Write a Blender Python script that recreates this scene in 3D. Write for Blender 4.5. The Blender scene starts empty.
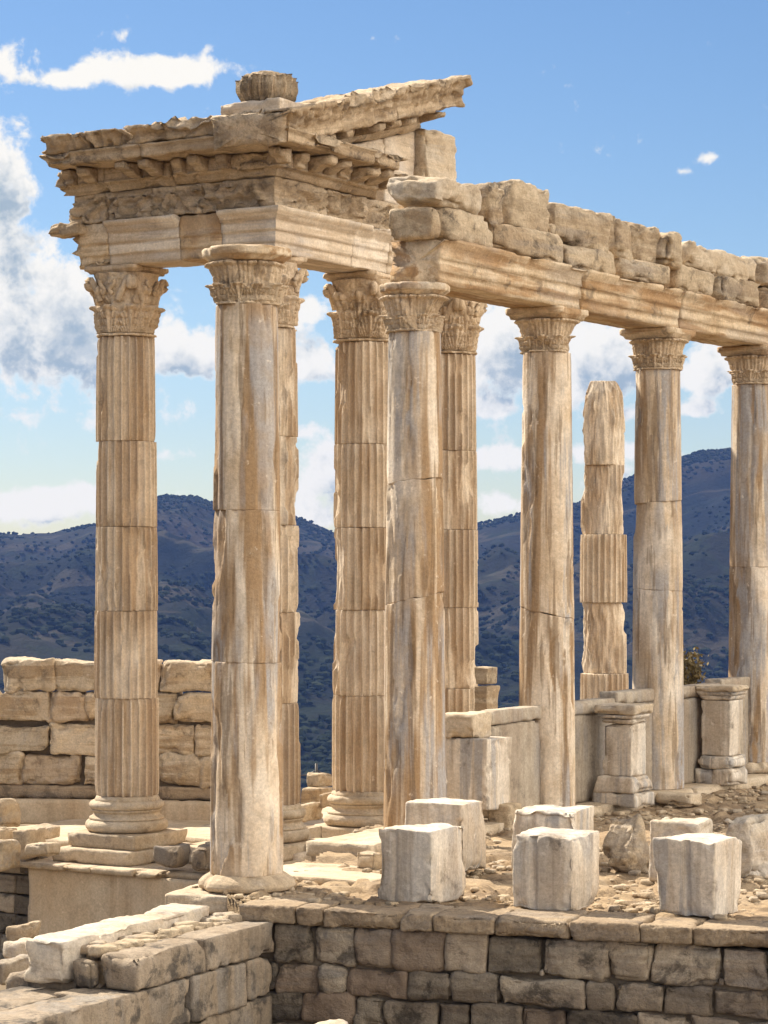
import bpy, bmesh, math, random
from mathutils import Vector, noise, Matrix
R = math.radians
PI = math.pi
F = 2500.0          # focal length in pixels
CX, HY = 384.0, 567.0
EYE = 3.0
TH = R(-31.8)       # heading of the temple's grid
EX = Vector((math.cos(TH), math.sin(TH), 0))
EY = Vector((-math.sin(TH), math.cos(TH), 0))
scene = bpy.context.scene
col = scene.collection

def W(x, y, Z):
    return Vector(((x-CX)/F*Z, Z, EYE+(HY-y)/F*Z))

# ------------------------------------------------------------------ tagging
def tag(o, label=None, cat=None, group=None, kind=None):
    if label: o['label'] = label
    if cat: o['category'] = cat
    if group: o['group'] = group
    if kind: o['kind'] = kind
    return o

def empty(name, loc, rz=0.0, label=None, cat=None, group=None):
    o = bpy.data.objects.new(name, None)
    o.empty_display_size = 0.2
    col.objects.link(o)
    o.location = loc
    o.rotation_euler = (0, 0, rz)
    tag(o, label, cat, group)
    return o

def mesh_obj(name, V, Fc, mat, parent=None, loc=(0, 0, 0), rot=(0, 0, 0), smooth=True):
    me = bpy.data.meshes.new(name)
    me.from_pydata([tuple(v) for v in V], [], Fc)
    me.update()
    bm = bmesh.new(); bm.from_mesh(me)
    bmesh.ops.recalc_face_normals(bm, faces=bm.faces)
    bm.to_mesh(me); bm.free()
    if smooth:
        me.polygons.foreach_set('use_smooth', [True]*len(me.polygons))
    me.materials.append(mat)
    o = bpy.data.objects.new(name, me)
    col.objects.link(o)
    if parent is not None: o.parent = parent
    o.location = loc
    o.rotation_euler = rot
    return o

def merge(parts):
    V = []; Fc = []
    for v, f in parts:
        b = len(V)
        V.extend(v)
        Fc.extend([tuple(i+b for i in q) for q in f])
    return V, Fc

def xf(g, loc=(0, 0, 0), rz=0.0, M=None):
    if M is None:
        M = Matrix.Translation(Vector(loc)) @ Matrix.Rotation(rz, 4, 'Z')
    return [M @ Vector(v) for v in g[0]], g[1]

def fr(p, o=4, H=0.9):
    return noise.fractal(p, H, 2.1, o)

# ------------------------------------------------------------------ stone block geometry, centred in x and y, bottom at z = 0
def stone_geo(w, d, h, seed=0, res=0.04, rnd=0.02, amp=0.008, chip=0.05, jit=0.0, freq=1.0, taper=0.0, grooves=(), lump=0.0):
    rs = random.Random(seed)
    off = Vector((seed*7.31 % 97, seed*3.77 % 89, seed*5.13 % 83))
    H = (w/2, d/2, h/2)
    n = [max(2, min(70, int(math.ceil(s/res)))) for s in (w, d, h)]
    # lattice lines, denser at the edges
    lines = []
    for a in range(3):
        L = []
        for i in range(n[a]+1):
            t = i/n[a]*2-1
            e = min(0.12, 0.6*rnd/H[a])
            L.append(H[a]*t)
        lines.append(L)
    cj = {}
    for a in (-1, 1):
        for b in (-1, 1):
            for c in (-1, 1):
                cj[(a, b, c)] = Vector((rs.uniform(-jit, jit), rs.uniform(-jit, jit), rs.uniform(-jit, jit)))
    idx = {}; V = []; Fc = []
    mn = min(w, d, h)
    def vert(i, j, k):
        key = (i, j, k)
        if key in idx: return idx[key]
        p = Vector((lines[0][i], lines[1][j], lines[2][k]))
        q0 = p + off
        r = rnd*(0.35+1.5*abs(fr(q0*1.7*freq+Vector((9, 3, 1)), 3)))
        r = min(r, mn*0.45)
        cl = Vector([max(-(H[a]-r), min(H[a]-r, p[a])) for a in range(3)])
        dd = p-cl
        nrm = dd.normalized() if dd.length > 1e-9 else Vector((0, 0, 1))
        ds = sorted([H[a]-abs(p[a]) for a in range(3)])
        e2 = math.exp(-(max(0.0, ds[1])/(0.10 if mn > 0.3 else mn*0.3))**1.3)
        P = cl+nrm*r
        if chip:
            c = fr(q0*2.3*freq, 3)-0.12
            if c > 0:
                P -= nrm*min(c*2.2, .75)*chip*(e2**1.5)*1.25
        if lump:
            P += nrm*lump*fr(q0*1.3*freq+Vector((3, 8, 2)), 2)
        P += nrm*amp*fr(q0*5*freq, 4)
        for (gx, gw, gd) in grooves:
            if p.y < -H[1]+1e-4:
                s = 1-abs(p.x-gx)/gw
                if s > 0: P.y += gd*min(1, s*2.5)*(0.8+0.4*fr(q0*6, 2))
        if taper:
            s = 1+taper*(P.z/h)
            P.x *= s; P.y *= s
        if jit:
            u, v_, t = (P.x/w+.5, P.y/d+.5, P.z/h+.5)
            dv = Vector((0, 0, 0))
            for kk, vv in cj.items():
                wgt = (u if kk[0] > 0 else 1-u)*(v_ if kk[1] > 0 else 1-v_)*(t if kk[2] > 0 else 1-t)
                dv += vv*wgt
            P += dv
        P.z += h/2
        idx[key] = len(V); V.append(P)
        return idx[key]
    nx, ny, nz = n
    for i in range(nx):
        for j in range(ny):
            Fc.append((vert(i, j, 0), vert(i, j+1, 0), vert(i+1, j+1, 0), vert(i+1, j, 0)))
            Fc.append((vert(i, j, nz), vert(i+1, j, nz), vert(i+1, j+1, nz), vert(i, j+1, nz)))
    for i in range(nx):
        for k in range(nz):
            Fc.append((vert(i, 0, k), vert(i+1, 0, k), vert(i+1, 0, k+1), vert(i, 0, k+1)))
            Fc.append((vert(i, ny, k), vert(i, ny, k+1), vert(i+1, ny, k+1), vert(i+1, ny, k)))
    for j in range(ny):
        for k in range(nz):
            Fc.append((vert(0, j, k), vert(0, j, k+1), vert(0, j+1, k+1), vert(0, j+1, k)))
            Fc.append((vert(nx, j, k), vert(nx, j+1, k), vert(nx, j+1, k+1), vert(nx, j, k+1)))
    return V, Fc

# ------------------------------------------------------------------ shafts
def drum_geo(r0, r1, z0, z1, seed=0, flutes=24, nth=240, nz=24, dmg=0.5, thr=0.12, edge=0.02, tilt=(0, 0), facet=0.0, botcut=None, topbreak=0.0, broken_dir=None, off=(0, 0)):
    o = Vector((seed*4.17 % 71, seed*2.93 % 67, seed*1.37 % 61))
    V = []; Fc = []
    h = z1-z0
    zs = [0, 0.012/h, 0.035/h] + [0.07/h+(1-0.14/h)*i/nz for i in range(nz+1)] + [1-0.035/h, 1-0.012/h, 1]
    PHS = [0.0, .05, .09, .105, .17, .28, .42, .58, .72, .83, .895, .91, .95]
    if flutes: nth = flutes*len(PHS)
    for s in zs:
        for i in range(nth):
            th = 2*PI*i/nth if not flutes else 2*PI*(i//len(PHS)+PHS[i % len(PHS)])/flutes
            c, sn = math.cos(th), math.sin(th)
            z = z0+h*s
            rr = r0+(r1-r0)*s
            r = rr
            if flutes:
                ph = PHS[i % len(PHS)]
                if 0.1 < ph < 0.9:
                    u = (ph-.5)/.4
                    r -= 0.13*rr*math.sqrt(max(0, 1-u*u))
            if facet:
                r -= facet*abs(math.sin(th*10+seed))**2
            p = Vector((c*1.1, sn*1.1, z*0.8))+o
            n1 = fr(p, 4)
            bias = 0.0
            if broken_dir is not None:
                bias = 0.22*(c*math.cos(broken_dir)+sn*math.sin(broken_dir))-0.08
            dmg_r = None
            k = n1-thr+bias
            if k > 0 and dmg > 0:
                rb = rr*(1-0.07-dmg*0.11*min(1, k*3)+(0.04+.07*dmg)*fr(p*2.2+Vector((5, 5, 5)), 5))
                r = min(r, rb)
            de = min(s*h, (1-s)*h)
            e = math.exp(-(de/0.045))
            ch = max(0, fr(Vector((c*3, sn*3, (0 if s < .5 else 7)))+o, 3)+0.12)
            r -= edge*e*(0.15+2.2*ch)
            r += 0.0025*fr(p*9, 3)
            zz = z
            if botcut and s < .5: zz += (0.5-s)*2*0
            zz += (tilt[0]*(1-s)+tilt[1]*s)*(c*0.7+sn*0.3)*rr + (0.02*fr(Vector((c*1.5, sn*1.5, 3))+o, 2)*(tilt[0]*(1-s)+tilt[1]*s)*4)
            if topbreak and s > 0.45:
                t = (s-0.45)/0.55
                nb = fr(Vector((c*.9, sn*.9, z*1.3))+o*1.7, 3)
                r *= 1-topbreak*t*(0.30+0.9*abs(nb))
                q5 = s+.10*c+.16*fr(Vector((c*1.3, sn*1.3, 2))+o, 3)
                if q5 > .86: r *= math.sqrt(max(.22, 1-((q5-.86)/.22)**2))
            V.append((c*r+off[0], sn*r+off[1], zz))
    m = len(zs)
    for a in range(m-1):
        for i in range(nth):
            j = (i+1) % nth
            Fc.append((a*nth+i, a*nth+j, (a+1)*nth+j, (a+1)*nth+i))
    # caps
    for (row, zc, flip) in ((0, z0, True), (m-1, z1, False)):
        b = len(V)
        for i in range(nth):
            v = V[row*nth+i]
            V.append((v[0]*.5, v[1]*.5, v[2]+(0.01 if not flip else 0)*fr(Vector((v[0]*3, v[1]*3, seed)), 3)))
        V.append((off[0], off[1], zc))
        for i in range(nth):
            j = (i+1) % nth
            Fc.append((row*nth+i, row*nth+j, b+j, b+i))
            Fc.append((b+i, b+j, b+nth))
    return V, Fc

def lathe_geo(prof, nth=96, seed=0, amp=0.006, chip=0.0, sub=3):
    # prof: list of (r, z), closed at both ends on the axis
    pts = []
    for a in range(len(prof)-1):
        (r0, z0), (r1, z1) = prof[a], prof[a+1]
        for k in range(sub):
            t = k/sub
            pts.append((r0+(r1-r0)*t, z0+(z1-z0)*t))
    pts.append(prof[-1])
    o = Vector((seed*3.3 % 50, seed*1.9 % 47, 0))
    V = []; Fc = []
    for (r, z) in pts:
        for i in range(nth):
            th = 2*PI*i/nth
            c, s = math.cos(th), math.sin(th)
            p = Vector((c*r*4, s*r*4, z*4))+o
            q = r+amp*fr(p, 4)
            if chip:
                n = fr(Vector((c*1.7, s*1.7, z*2.2))+o, 3)-0.15
                if n > 0: q -= chip*min(1, n*3)
            V.append((c*q, s*q, z+amp*.4*fr(p+Vector((7, 7, 7)), 3)))
    m = len(pts)
    for a in range(m-1):
        for i in range(nth):
            j = (i+1) % nth
            Fc.append((a*nth+i, a*nth+j, (a+1)*nth+j, (a+1)*nth+i))
    for row in (0, m-1):
        b = len(V); V.append((0, 0, pts[row][1]))
        for i in range(nth):
            Fc.append((row*nth+i, row*nth+(i+1) % nth, b))
    return V, Fc

def arc(rc, zc, rad, a0, a1, n=7):
    return [(rc+rad*math.cos(a0+(a1-a0)*i/n), zc+rad*math.sin(a0+(a1-a0)*i/n)) for i in range(n+1)]

def attic_base(rs, h, seed):
    # rs shaft radius ; total height h
    t1 = h*.17; t2 = h*.12
    P = [(rs*.6, 0)]
    P += arc(rs*1.33-t1, t1, t1, -PI/2, PI/2)
    P += [(rs*1.2, 2*t1), (rs*1.2, 2*t1+h*.05)]
    z = 2*t1+h*.05
    P += [(rs*1.08, z+h*.06), (rs*1.05, z+h*.13), (rs*1.12, z+h*.2), (rs*1.12, z+h*.23)]
    z = z+h*.23
    P += arc(rs*1.2-t2, z+t2, t2, -PI/2, PI/2)
    z += 2*t2
    P += [(rs*1.06, z), (rs*1.06, z+h*.04), (rs*1.0, h), (rs*.5, h)]
    return lathe_geo(P, 96, seed, 0.005, 0.03)

# ------------------------------------------------------------------ capitals
def leaf_geo(th0, zb, h, hw, rf, curl=0.14, thick=0.03, ns=14, mt=10, seed=0, gap=0.012, lobes=4.5):
    V = []; Fc = []
    rho = curl*h
    fronts = []; backs = []
    o = Vector((seed*1.7 % 31, seed*.9 % 29, 4))
    for a in range(ns+1):
        s = a/ns
        if s < .72:
            z = zb+h*(s/.72)*.86; dr = gap+0.09*h*(s/.72)**2; zz = z
        else:
            an = (s-.72)/.28*PI*.95
            z = zb+h*.86
            dr = gap+0.09*h+rho*.8*(1-math.cos(an)); zz = z+rho*1.3*math.sin(an)-rho*.5*(1-math.cos(an))
        rb = rf(z)
        wv = hw*(0.78+0.22*abs(math.sin(s*PI*lobes)))*(0.85+.25*math.sin(min(s, .9)*PI))
        if s > .8: wv *= math.sqrt(max(0.22, 1-((s-.8)/.22)**2))
        rowf = []; rowb = []
        for b in range(mt+1):
            t = -1+2*b/mt
            rel = 0.75*thick*math.cos(t*PI*2.5)*(1 if abs(t) < .85 else .4)
            rel += 0.5*thick*math.exp(-(t/.15)**2)
            rel -= thick*.9*abs(t)**3
            rel += thick*.35*math.sin(s*PI*lobes*2)*abs(t)
            rr = rb+dr+rel+0.008*fr(Vector((t*2, s*3, th0*3))+o, 3)
            th = th0+t*wv/max(rb, .05)
            rowf.append(Vector((math.cos(th)*rr, math.sin(th)*rr, zz+0.0*rel)))
            r2 = rr-thick*(1.1+(1.2 if s > .72 else 0))
            rowb.append(Vector((math.cos(th)*r2, math.sin(th)*r2, zz-(thick*1.1 if s > .75 else 0))))
        fronts.append(rowf); backs.append(rowb)
    idf = [[0]*(mt+1) for _ in range(ns+1)]; idb = [[0]*(mt+1) for _ in range(ns+1)]
    for a in range(ns+1):
        for b in range(mt+1):
            idf[a][b] = len(V); V.append(fronts[a][b])
            idb[a][b] = len(V); V.append(backs[a][b])
    for a in range(ns):
        for b in range(mt):
            Fc.append((idf[a][b], idf[a][b+1], idf[a+1][b+1], idf[a+1][b]))
            Fc.append((idb[a][b], idb[a+1][b], idb[a+1][b+1], idb[a][b+1]))
        Fc.append((idf[a][0], idf[a+1][0], idb[a+1][0], idb[a][0]))
        Fc.append((idf[a][mt], idb[a][mt], idb[a+1][mt], idf[a+1][mt]))
    for b in range(mt):
        Fc.append((idf[0][b], idb[0][b], idb[0][b+1], idf[0][b+1]))
        Fc.append((idf[ns][b], idf[ns][b+1], idb[ns][b+1], idb[ns][b]))
    return V, Fc

def tube_geo(pts, rad, ns=7):
    V = []; Fc = []
    n = len(pts)
    for i, p in enumerate(pts):
        t = (pts[min(i+1, n-1)]-pts[max(i-1, 0)]).normalized()
        a = t.cross(Vector((0.13, .21, 1))).normalized(); b = t.cross(a)
        r = rad[i] if isinstance(rad, (list, tuple)) else rad
        for k in range(ns):
            an = 2*PI*k/ns
            V.append(p+a*math.cos(an)*r+b*math.sin(an)*r)
    for i in range(n-1):
        for k in range(ns):
            j = (k+1) % ns
            Fc.append((i*ns+k, i*ns+j, (i+1)*ns+j, (i+1)*ns+k))
    Fc.append(tuple(range(ns))); Fc.append(tuple((n-1)*ns+k for k in range(ns)))
    return V, Fc

def abacus_geo(half, concave, h, cut, seed, amp=0.006):
    # concave sided square, corners cut
    pts = []
    for q in range(4):
        a = q*PI/2
        n = 14
        for i in range(n+1):
            t = -1+2*i/n
            x = half-concave*(1-t*t)
            y = t*(half-cut)
            pts.append((x*math.cos(a)-y*math.sin(a), x*math.sin(a)+y*math.cos(a)))
    o = Vector((seed*2.1 % 40, 3, 8))
    rows = [(0, .0), (.90, .0), (.93, .3), (1.0, .42), (1.02, .5), (1.03, .9), (1.01, 1.0), (0, 1.0)]
    V = []; Fc = []
    m = len(pts)
    for (sc, zf) in rows:
        for (x, y) in pts:
            s = max(sc, 0.02)
            p = Vector((x*s*4, y*s*4, zf))+o
            k = 1+amp*3*fr(p, 3)-0.10*max(0, fr(p*.5, 2)-.1)
            V.append((x*s*k, y*s*k, h*zf+amp*fr(p*1.3, 3)))
    for a in range(len(rows)-1):
        for i in range(m):
            j = (i+1) % m
            Fc.append((a*m+i, a*m+j, (a+1)*m+j, (a+1)*m+i))
    Fc.append(tuple(range(m))); Fc.append(tuple((len(rows)-1)*m+i for i in range(m)))
    return V, Fc

def carved_bell(rb, H, bell, rings, seed, worn=0.0, nth=288, nzr=96, tongues=None, pre=()):
    """bell whose surface carries rings of lobed, ribbed leaves; rings = (count, phase, z0, z1, half width, height, lobes)"""
    rs = random.Random(seed)
    o = Vector((seed*1.1, 5, 5))
    gone = {(q, k): rs.random() < worn*.45 for q, rg in enumerate(rings) for k in range(rg[0])}
    zs = [H*i/nzr for i in range(nzr+1)]
    V = []; Fc = []
    for z in zs:
        b0 = bell(z)
        for i in range(nth):
            th = 2*PI*i/nth
            h = 0.0
            for q, (n, ph, z0, z1, hw, hg, lobes) in enumerate(rings):
                s = (z-z0)/(z1-z0)
                if s < 0 or s > 1: continue
                k = round((th-ph)/(2*PI/n)); dth = th-ph-k*2*PI/n
                if gone[(q, k % n)]: continue
                u = dth*b0/hw
                w = 1.0
                if s > .72: w = math.sqrt(max(0, 1-((s-.72)/.28)**2))
                lob = abs(math.sin(s*PI*lobes))
                w *= .70+.30*lob
                if w < .05 or abs(u) > w: continue
                f = abs(u)/w
                edge = min(1, (1-f)/.16)
                lean = .55+.45*s**1.5
                # ribs fan out from the foot of the leaf
                fan = u/(.35+.65*s)
                rib = math.cos(fan*PI*4.2-s*1.5*(1 if u > 0 else -1))
                hh = hg*lean*edge*(1+.30*rib)
                hh += hg*.35*math.exp(-(u/.13)**2)*edge
                # drilled eyes between the lobes
                if .25 < f < .8 and lob < .35: hh -= hg*.8*(1-lob/.35)*(1-abs(f-.55)/.28)
                if s > .80: hh += hg*.75*math.sin((s-.80)/.20*PI)*max(0, 1-abs(u)*1.2)
                h = max(h, hh)
            if tongues:
                n, z0, z1, hg = tongues
                s = (z-z0)/(z1-z0)
                if 0 <= s <= 1:
                    k = (th*n/(2*PI)) % 1.0-.5
                    wv = .40+.06*s
                    if abs(k) < wv:
                        hh = hg*math.sqrt(1-(k/wv)**2)*(.5+.5*s)+(hg*.9*math.sin((s-.8)/.2*PI) if s > .8 else 0)
                        if abs(k) < .12: hh -= hg*.35
                        h = max(h, hh)
            p = Vector((math.cos(th)*b0, math.sin(th)*b0, z))
            r = b0+h+.010*fr(p*9+o, 4)
            r -= .035*max(0, .22-abs(noise.noise(p*11+o)))*1.3
            if worn: r -= .13*max(0, fr(p*2.4+o*1.3, 3)-.12+worn*.25)
            V.append(Vector((math.cos(th)*r, math.sin(th)*r, z+.006*fr(p*6+o, 2))))
    m = len(zs)
    for a in range(m-1):
        for i in range(nth):
            j = (i+1) % nth
            Fc.append((a*nth+i, a*nth+j, (a+1)*nth+j, (a+1)*nth+i))
    for row in (0, m-1):
        b = len(V); V.append(Vector((0, 0, zs[row])))
        for i in range(nth): Fc.append((row*nth+i, row*nth+(i+1) % nth, b))
    return V, Fc

def acanthus_capital(rb, H, seed, worn=0.0):
    rs = random.Random(seed)
    def bell(z):
        t = max(0, min(1, z/H))
        if z < .035: return rb*1.10
        return rb*(0.88+0.12*t+0.16*t**2.4)
    rings = [(8, PI/8, .04, H*.80, rb*.37, .060, 5.0), (8, 0, .04, H*.50, rb*.38, .085, 4.0)]
    parts = [carved_bell(rb, H, bell, rings, seed, worn)]
    for q in range(4):
        a = q*PI/2+PI/4
        for sg in (-1, 1):
            if rs.random() < worn*.7: continue
            pts = []
            for k in range(26):
                t = k/25
                if t < .45:
                    u = t/.45
                    aa = a+sg*(.42-.36*u**1.2); z = H*(.55+.36*u); rr = bell(z)+.03+.10*rb*u**2
                else:
                    u = (t-.45)/.55
                    sp = u*PI*2.2; rad = .08*H*(1-u*.7)
                    aa = a+sg*.05; z = H*.91+rad*math.cos(sp)-.08*H; rr = bell(H*.91)+.03+.10*rb+rad*.7*math.sin(sp)
                pts.append(Vector((math.cos(aa)*rr, math.sin(aa)*rr, z)))
            parts.append(tube_geo(pts, [.042*H+.014]*26, 7))
        a2 = q*PI/2
        for sg in (-1, 1):
            if rs.random() < worn: continue
            pts = []
            for k in range(16):
                t = k/15; sp = t*PI*1.7
                aa = a2+sg*(.20-.12*math.sin(sp)*(1-t*.6))
                z = H*(.66+.22*t); rr = bell(z)+.035
                pts.append(Vector((math.cos(aa)*rr, math.sin(aa)*rr, z)))
            parts.append(tube_geo(pts, .026*H+.008, 6))
    g = merge(parts)
    o = Vector((seed*1.1, 5, 5))
    return [Vector(v)+Vector((v[0], v[1], 0)).normalized()*.012*fr(Vector(v)*5+o, 3) for v in g[0]], g[1]

def tongue_capital(rb, H, seed, worn=0.0):
    """smaller capital: a ring of acanthus below, slim reeds above"""
    def bell(z):
        t = max(0, min(1, z/H))
        if z < .025: return rb*1.10
        return rb*(0.97+0.04*t+0.17*t**3)
    rings = [(10, 0, .025, H*.50, rb*.30, .050, 3.0), (10, PI/10, .025, H*.40, rb*.24, .030, 2.5)]
    return carved_bell(rb, H, bell, rings, seed, worn, 240, 64, (20, H*.42, H*.99, .038))

# ------------------------------------------------------------------ profile run : x along, out = -y, z up
def run_geo(prof, xa, xb, seed=0, res=0.05, mit_a=0, mit_b=0, amp=0.008, chip=0.03, relief=None, rag_a=0.0, rag_b=0.0, thr=0.10):
    pts = []
    n = len(prof)
    for a in range(n):
        (o0, z0), (o1, z1) = prof[a], prof[(a+1) % n]
        L = math.hypot(o1-o0, z1-z0)
        k = max(1, int(L/res))
        for i in range(k):
            t = i/k
            pts.append((o0+(o1-o0)*t, z0+(z1-z0)*t))
    m = len(pts)
    co = sum(p[0] for p in pts)/m; cz = sum(p[1] for p in pts)/m
    # outward normals of the profile
    area = sum(pts[i][0]*pts[(i+1) % m][1]-pts[(i+1) % m][0]*pts[i][1] for i in range(m))
    sgn = 1 if area > 0 else -1
    nr = []
    for i in range(m):
        a = pts[i-1]; b = pts[(i+1) % m]
        dx, dz = b[0]-a[0], b[1]-a[1]
        l = math.hypot(dx, dz) or 1
        nr.append((sgn*dz/l, -sgn*dx/l))
    zmin = min(p[1] for p in pts); zmax = max(p[1] for p in pts)
    omax = max(p[0] for p in pts)
    nx = max(3, int(abs(xb-xa)/res))
    off = Vector((seed*5.3 % 70, seed*2.7 % 66, seed*1.1 % 50))
    V = []; Fc = []
    for a in range(nx+1):
        t = a/nx
        for i, (o_, z_) in enumerate(pts):
            A = xa-o_*mit_a; B = xb+o_*mit_b
            x = A+(B-A)*t
            p = Vector((x, o_, z_))+off
            if rag_a: x += rag_a*max(0, 1-t*3)*min(1, abs(fr(Vector((3, o_*1.6, z_*2.2))+off, 3))*2.2)
            if rag_b: x -= rag_b*max(0, 1-(1-t)*3)*min(1, abs(fr(Vector((9, o_*1.6, z_*2.2))+off, 3))*2.2)
            d = amp*fr(p*4, 4)
            # wear : the outer edges break away
            c = fr(p*1.5, 4)-thr
            prom = max(0, (o_-omax+.25)/.25)
            if c > 0 and chip: d -= chip*min(1, c*2.2)*(0.3+prom*.9)
            if relief: d += relief(x, o_, z_, nr[i])
            if mit_a: d *= min(1, max(0, (x-A)/.25))
            if mit_b: d *= min(1, max(0, (B-x)/.25))
            V.append((x, -(o_+nr[i][0]*d), z_+nr[i][1]*d))
    for a in range(nx):
        for i in range(m):
            j = (i+1) % m
            Fc.append((a*m+i, a*m+j, (a+1)*m+j, (a+1)*m+i))
    for row in (0, nx):
        if (row == 0 and mit_a) or (row and mit_b): continue
        b = len(V)
        for i in range(m):
            v = V[row*m+i]
            V.append((v[0]+(0.02 if row else -.02)*fr(Vector(v)*4+off, 3), -(co+(-v[1]-co)*.5), cz+(v[2]-cz)*.5))
        V.append((V[row*m][0], -co, cz))
        for i in range(m):
            j = (i+1) % m
            Fc.append((row*m+i, row*m+j, b+j, b+i)); Fc.append((b+i, b+j, b+m))
    return V, Fc

# ------------------------------------------------------------------ materials
class S:
    """tiny wrapper: arithmetic on sockets"""
    def __init__(s, nt, sock): s.nt = nt; s.k = sock
    def _m(s, op, o, o2=None):
        n = s.nt.nodes.new('ShaderNodeMath'); n.operation = op
        for i, v in enumerate((s, o, o2)):
            if v is None: continue
            if isinstance(v, S): s.nt.links.new(v.k, n.inputs[i])
            else: n.inputs[i].default_value = v
        return S(s.nt, n.outputs[0])
    def __add__(s, o): return s._m('ADD', o)
    def __radd__(s, o): return s._m('ADD', o)
    def __sub__(s, o): return s._m('SUBTRACT', o)
    def __rsub__(s, o): return (s*-1.0)+o
    def __mul__(s, o): return s._m('MULTIPLY', o)
    def __rmul__(s, o): return s._m('MULTIPLY', o)
    def clamp(s):
        r = s._m('ADD', 0.0); r.k.node.use_clamp = True; return r
    def pw(s, o): return s._m('POWER', o)

def new_mat(name):
    m = bpy.data.materials.new(name); m.use_nodes = True
    nt = m.node_tree
    for n in list(nt.nodes): nt.nodes.remove(n)
    out = nt.nodes.new('ShaderNodeOutputMaterial')
    b = nt.nodes.new('ShaderNodeBsdfPrincipled')
    nt.links.new(b.outputs[0], out.inputs[0])
    return m, nt, b

def objcoord(nt, rnd=True):
    tc = nt.nodes.new('ShaderNodeTexCoord')
    if not rnd: return tc.outputs['Object']
    oi = nt.nodes.new('ShaderNodeObjectInfo')
    mu = nt.nodes.new('ShaderNodeVectorMath'); mu.operation = 'MULTIPLY_ADD'
    cb = nt.nodes.new('ShaderNodeCombineXYZ')
    for i in range(3): nt.links.new(oi.outputs['Random'], cb.inputs[i])
    nt.links.new(cb.outputs[0], mu.inputs[0])
    mu.inputs[1].default_value = (37, 53, 71)
    nt.links.new(tc.outputs['Object'], mu.inputs[2])
    return mu.outputs[0]

def mapped(nt, vec, scale, rot=(0, 0, 0), loc=(0, 0, 0)):
    m = nt.nodes.new('ShaderNodeMapping')
    nt.links.new(vec, m.inputs[0])
    m.inputs['Scale'].default_value = scale; m.inputs['Rotation'].default_value = rot; m.inputs['Location'].default_value = loc
    return m.outputs[0]

def nz(nt, vec, scale, detail=6, rough=.6, dist=0.0):
    n = nt.nodes.new('ShaderNodeTexNoise')
    nt.links.new(vec, n.inputs['Vector'])
    n.inputs['Scale'].default_value = scale; n.inputs['Detail'].default_value = detail
    n.inputs['Roughness'].default_value = rough; n.inputs['Distortion'].default_value = dist
    return S(nt, n.outputs['Fac'])

def ss(nt, s, a, b):
    n = nt.nodes.new('ShaderNodeMapRange'); n.interpolation_type = 'SMOOTHSTEP'
    nt.links.new(s.k, n.inputs[0]); n.inputs[1].default_value = a; n.inputs[2].default_value = b
    return S(nt, n.outputs[0])

def mixc(nt, f, a, b, mode='MIX'):
    n = nt.nodes.new('ShaderNodeMix'); n.data_type = 'RGBA'; n.blend_type = mode
    if isinstance(f, S): nt.links.new(f.k, n.inputs[0])
    else: n.inputs[0].default_value = f
    for i, v in ((6, a), (7, b)):
        if isinstance(v, (tuple, list)): n.inputs[i].default_value = (*v, 1)
        else: nt.links.new(v, n.inputs[i])
    return n.outputs[2]

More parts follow.
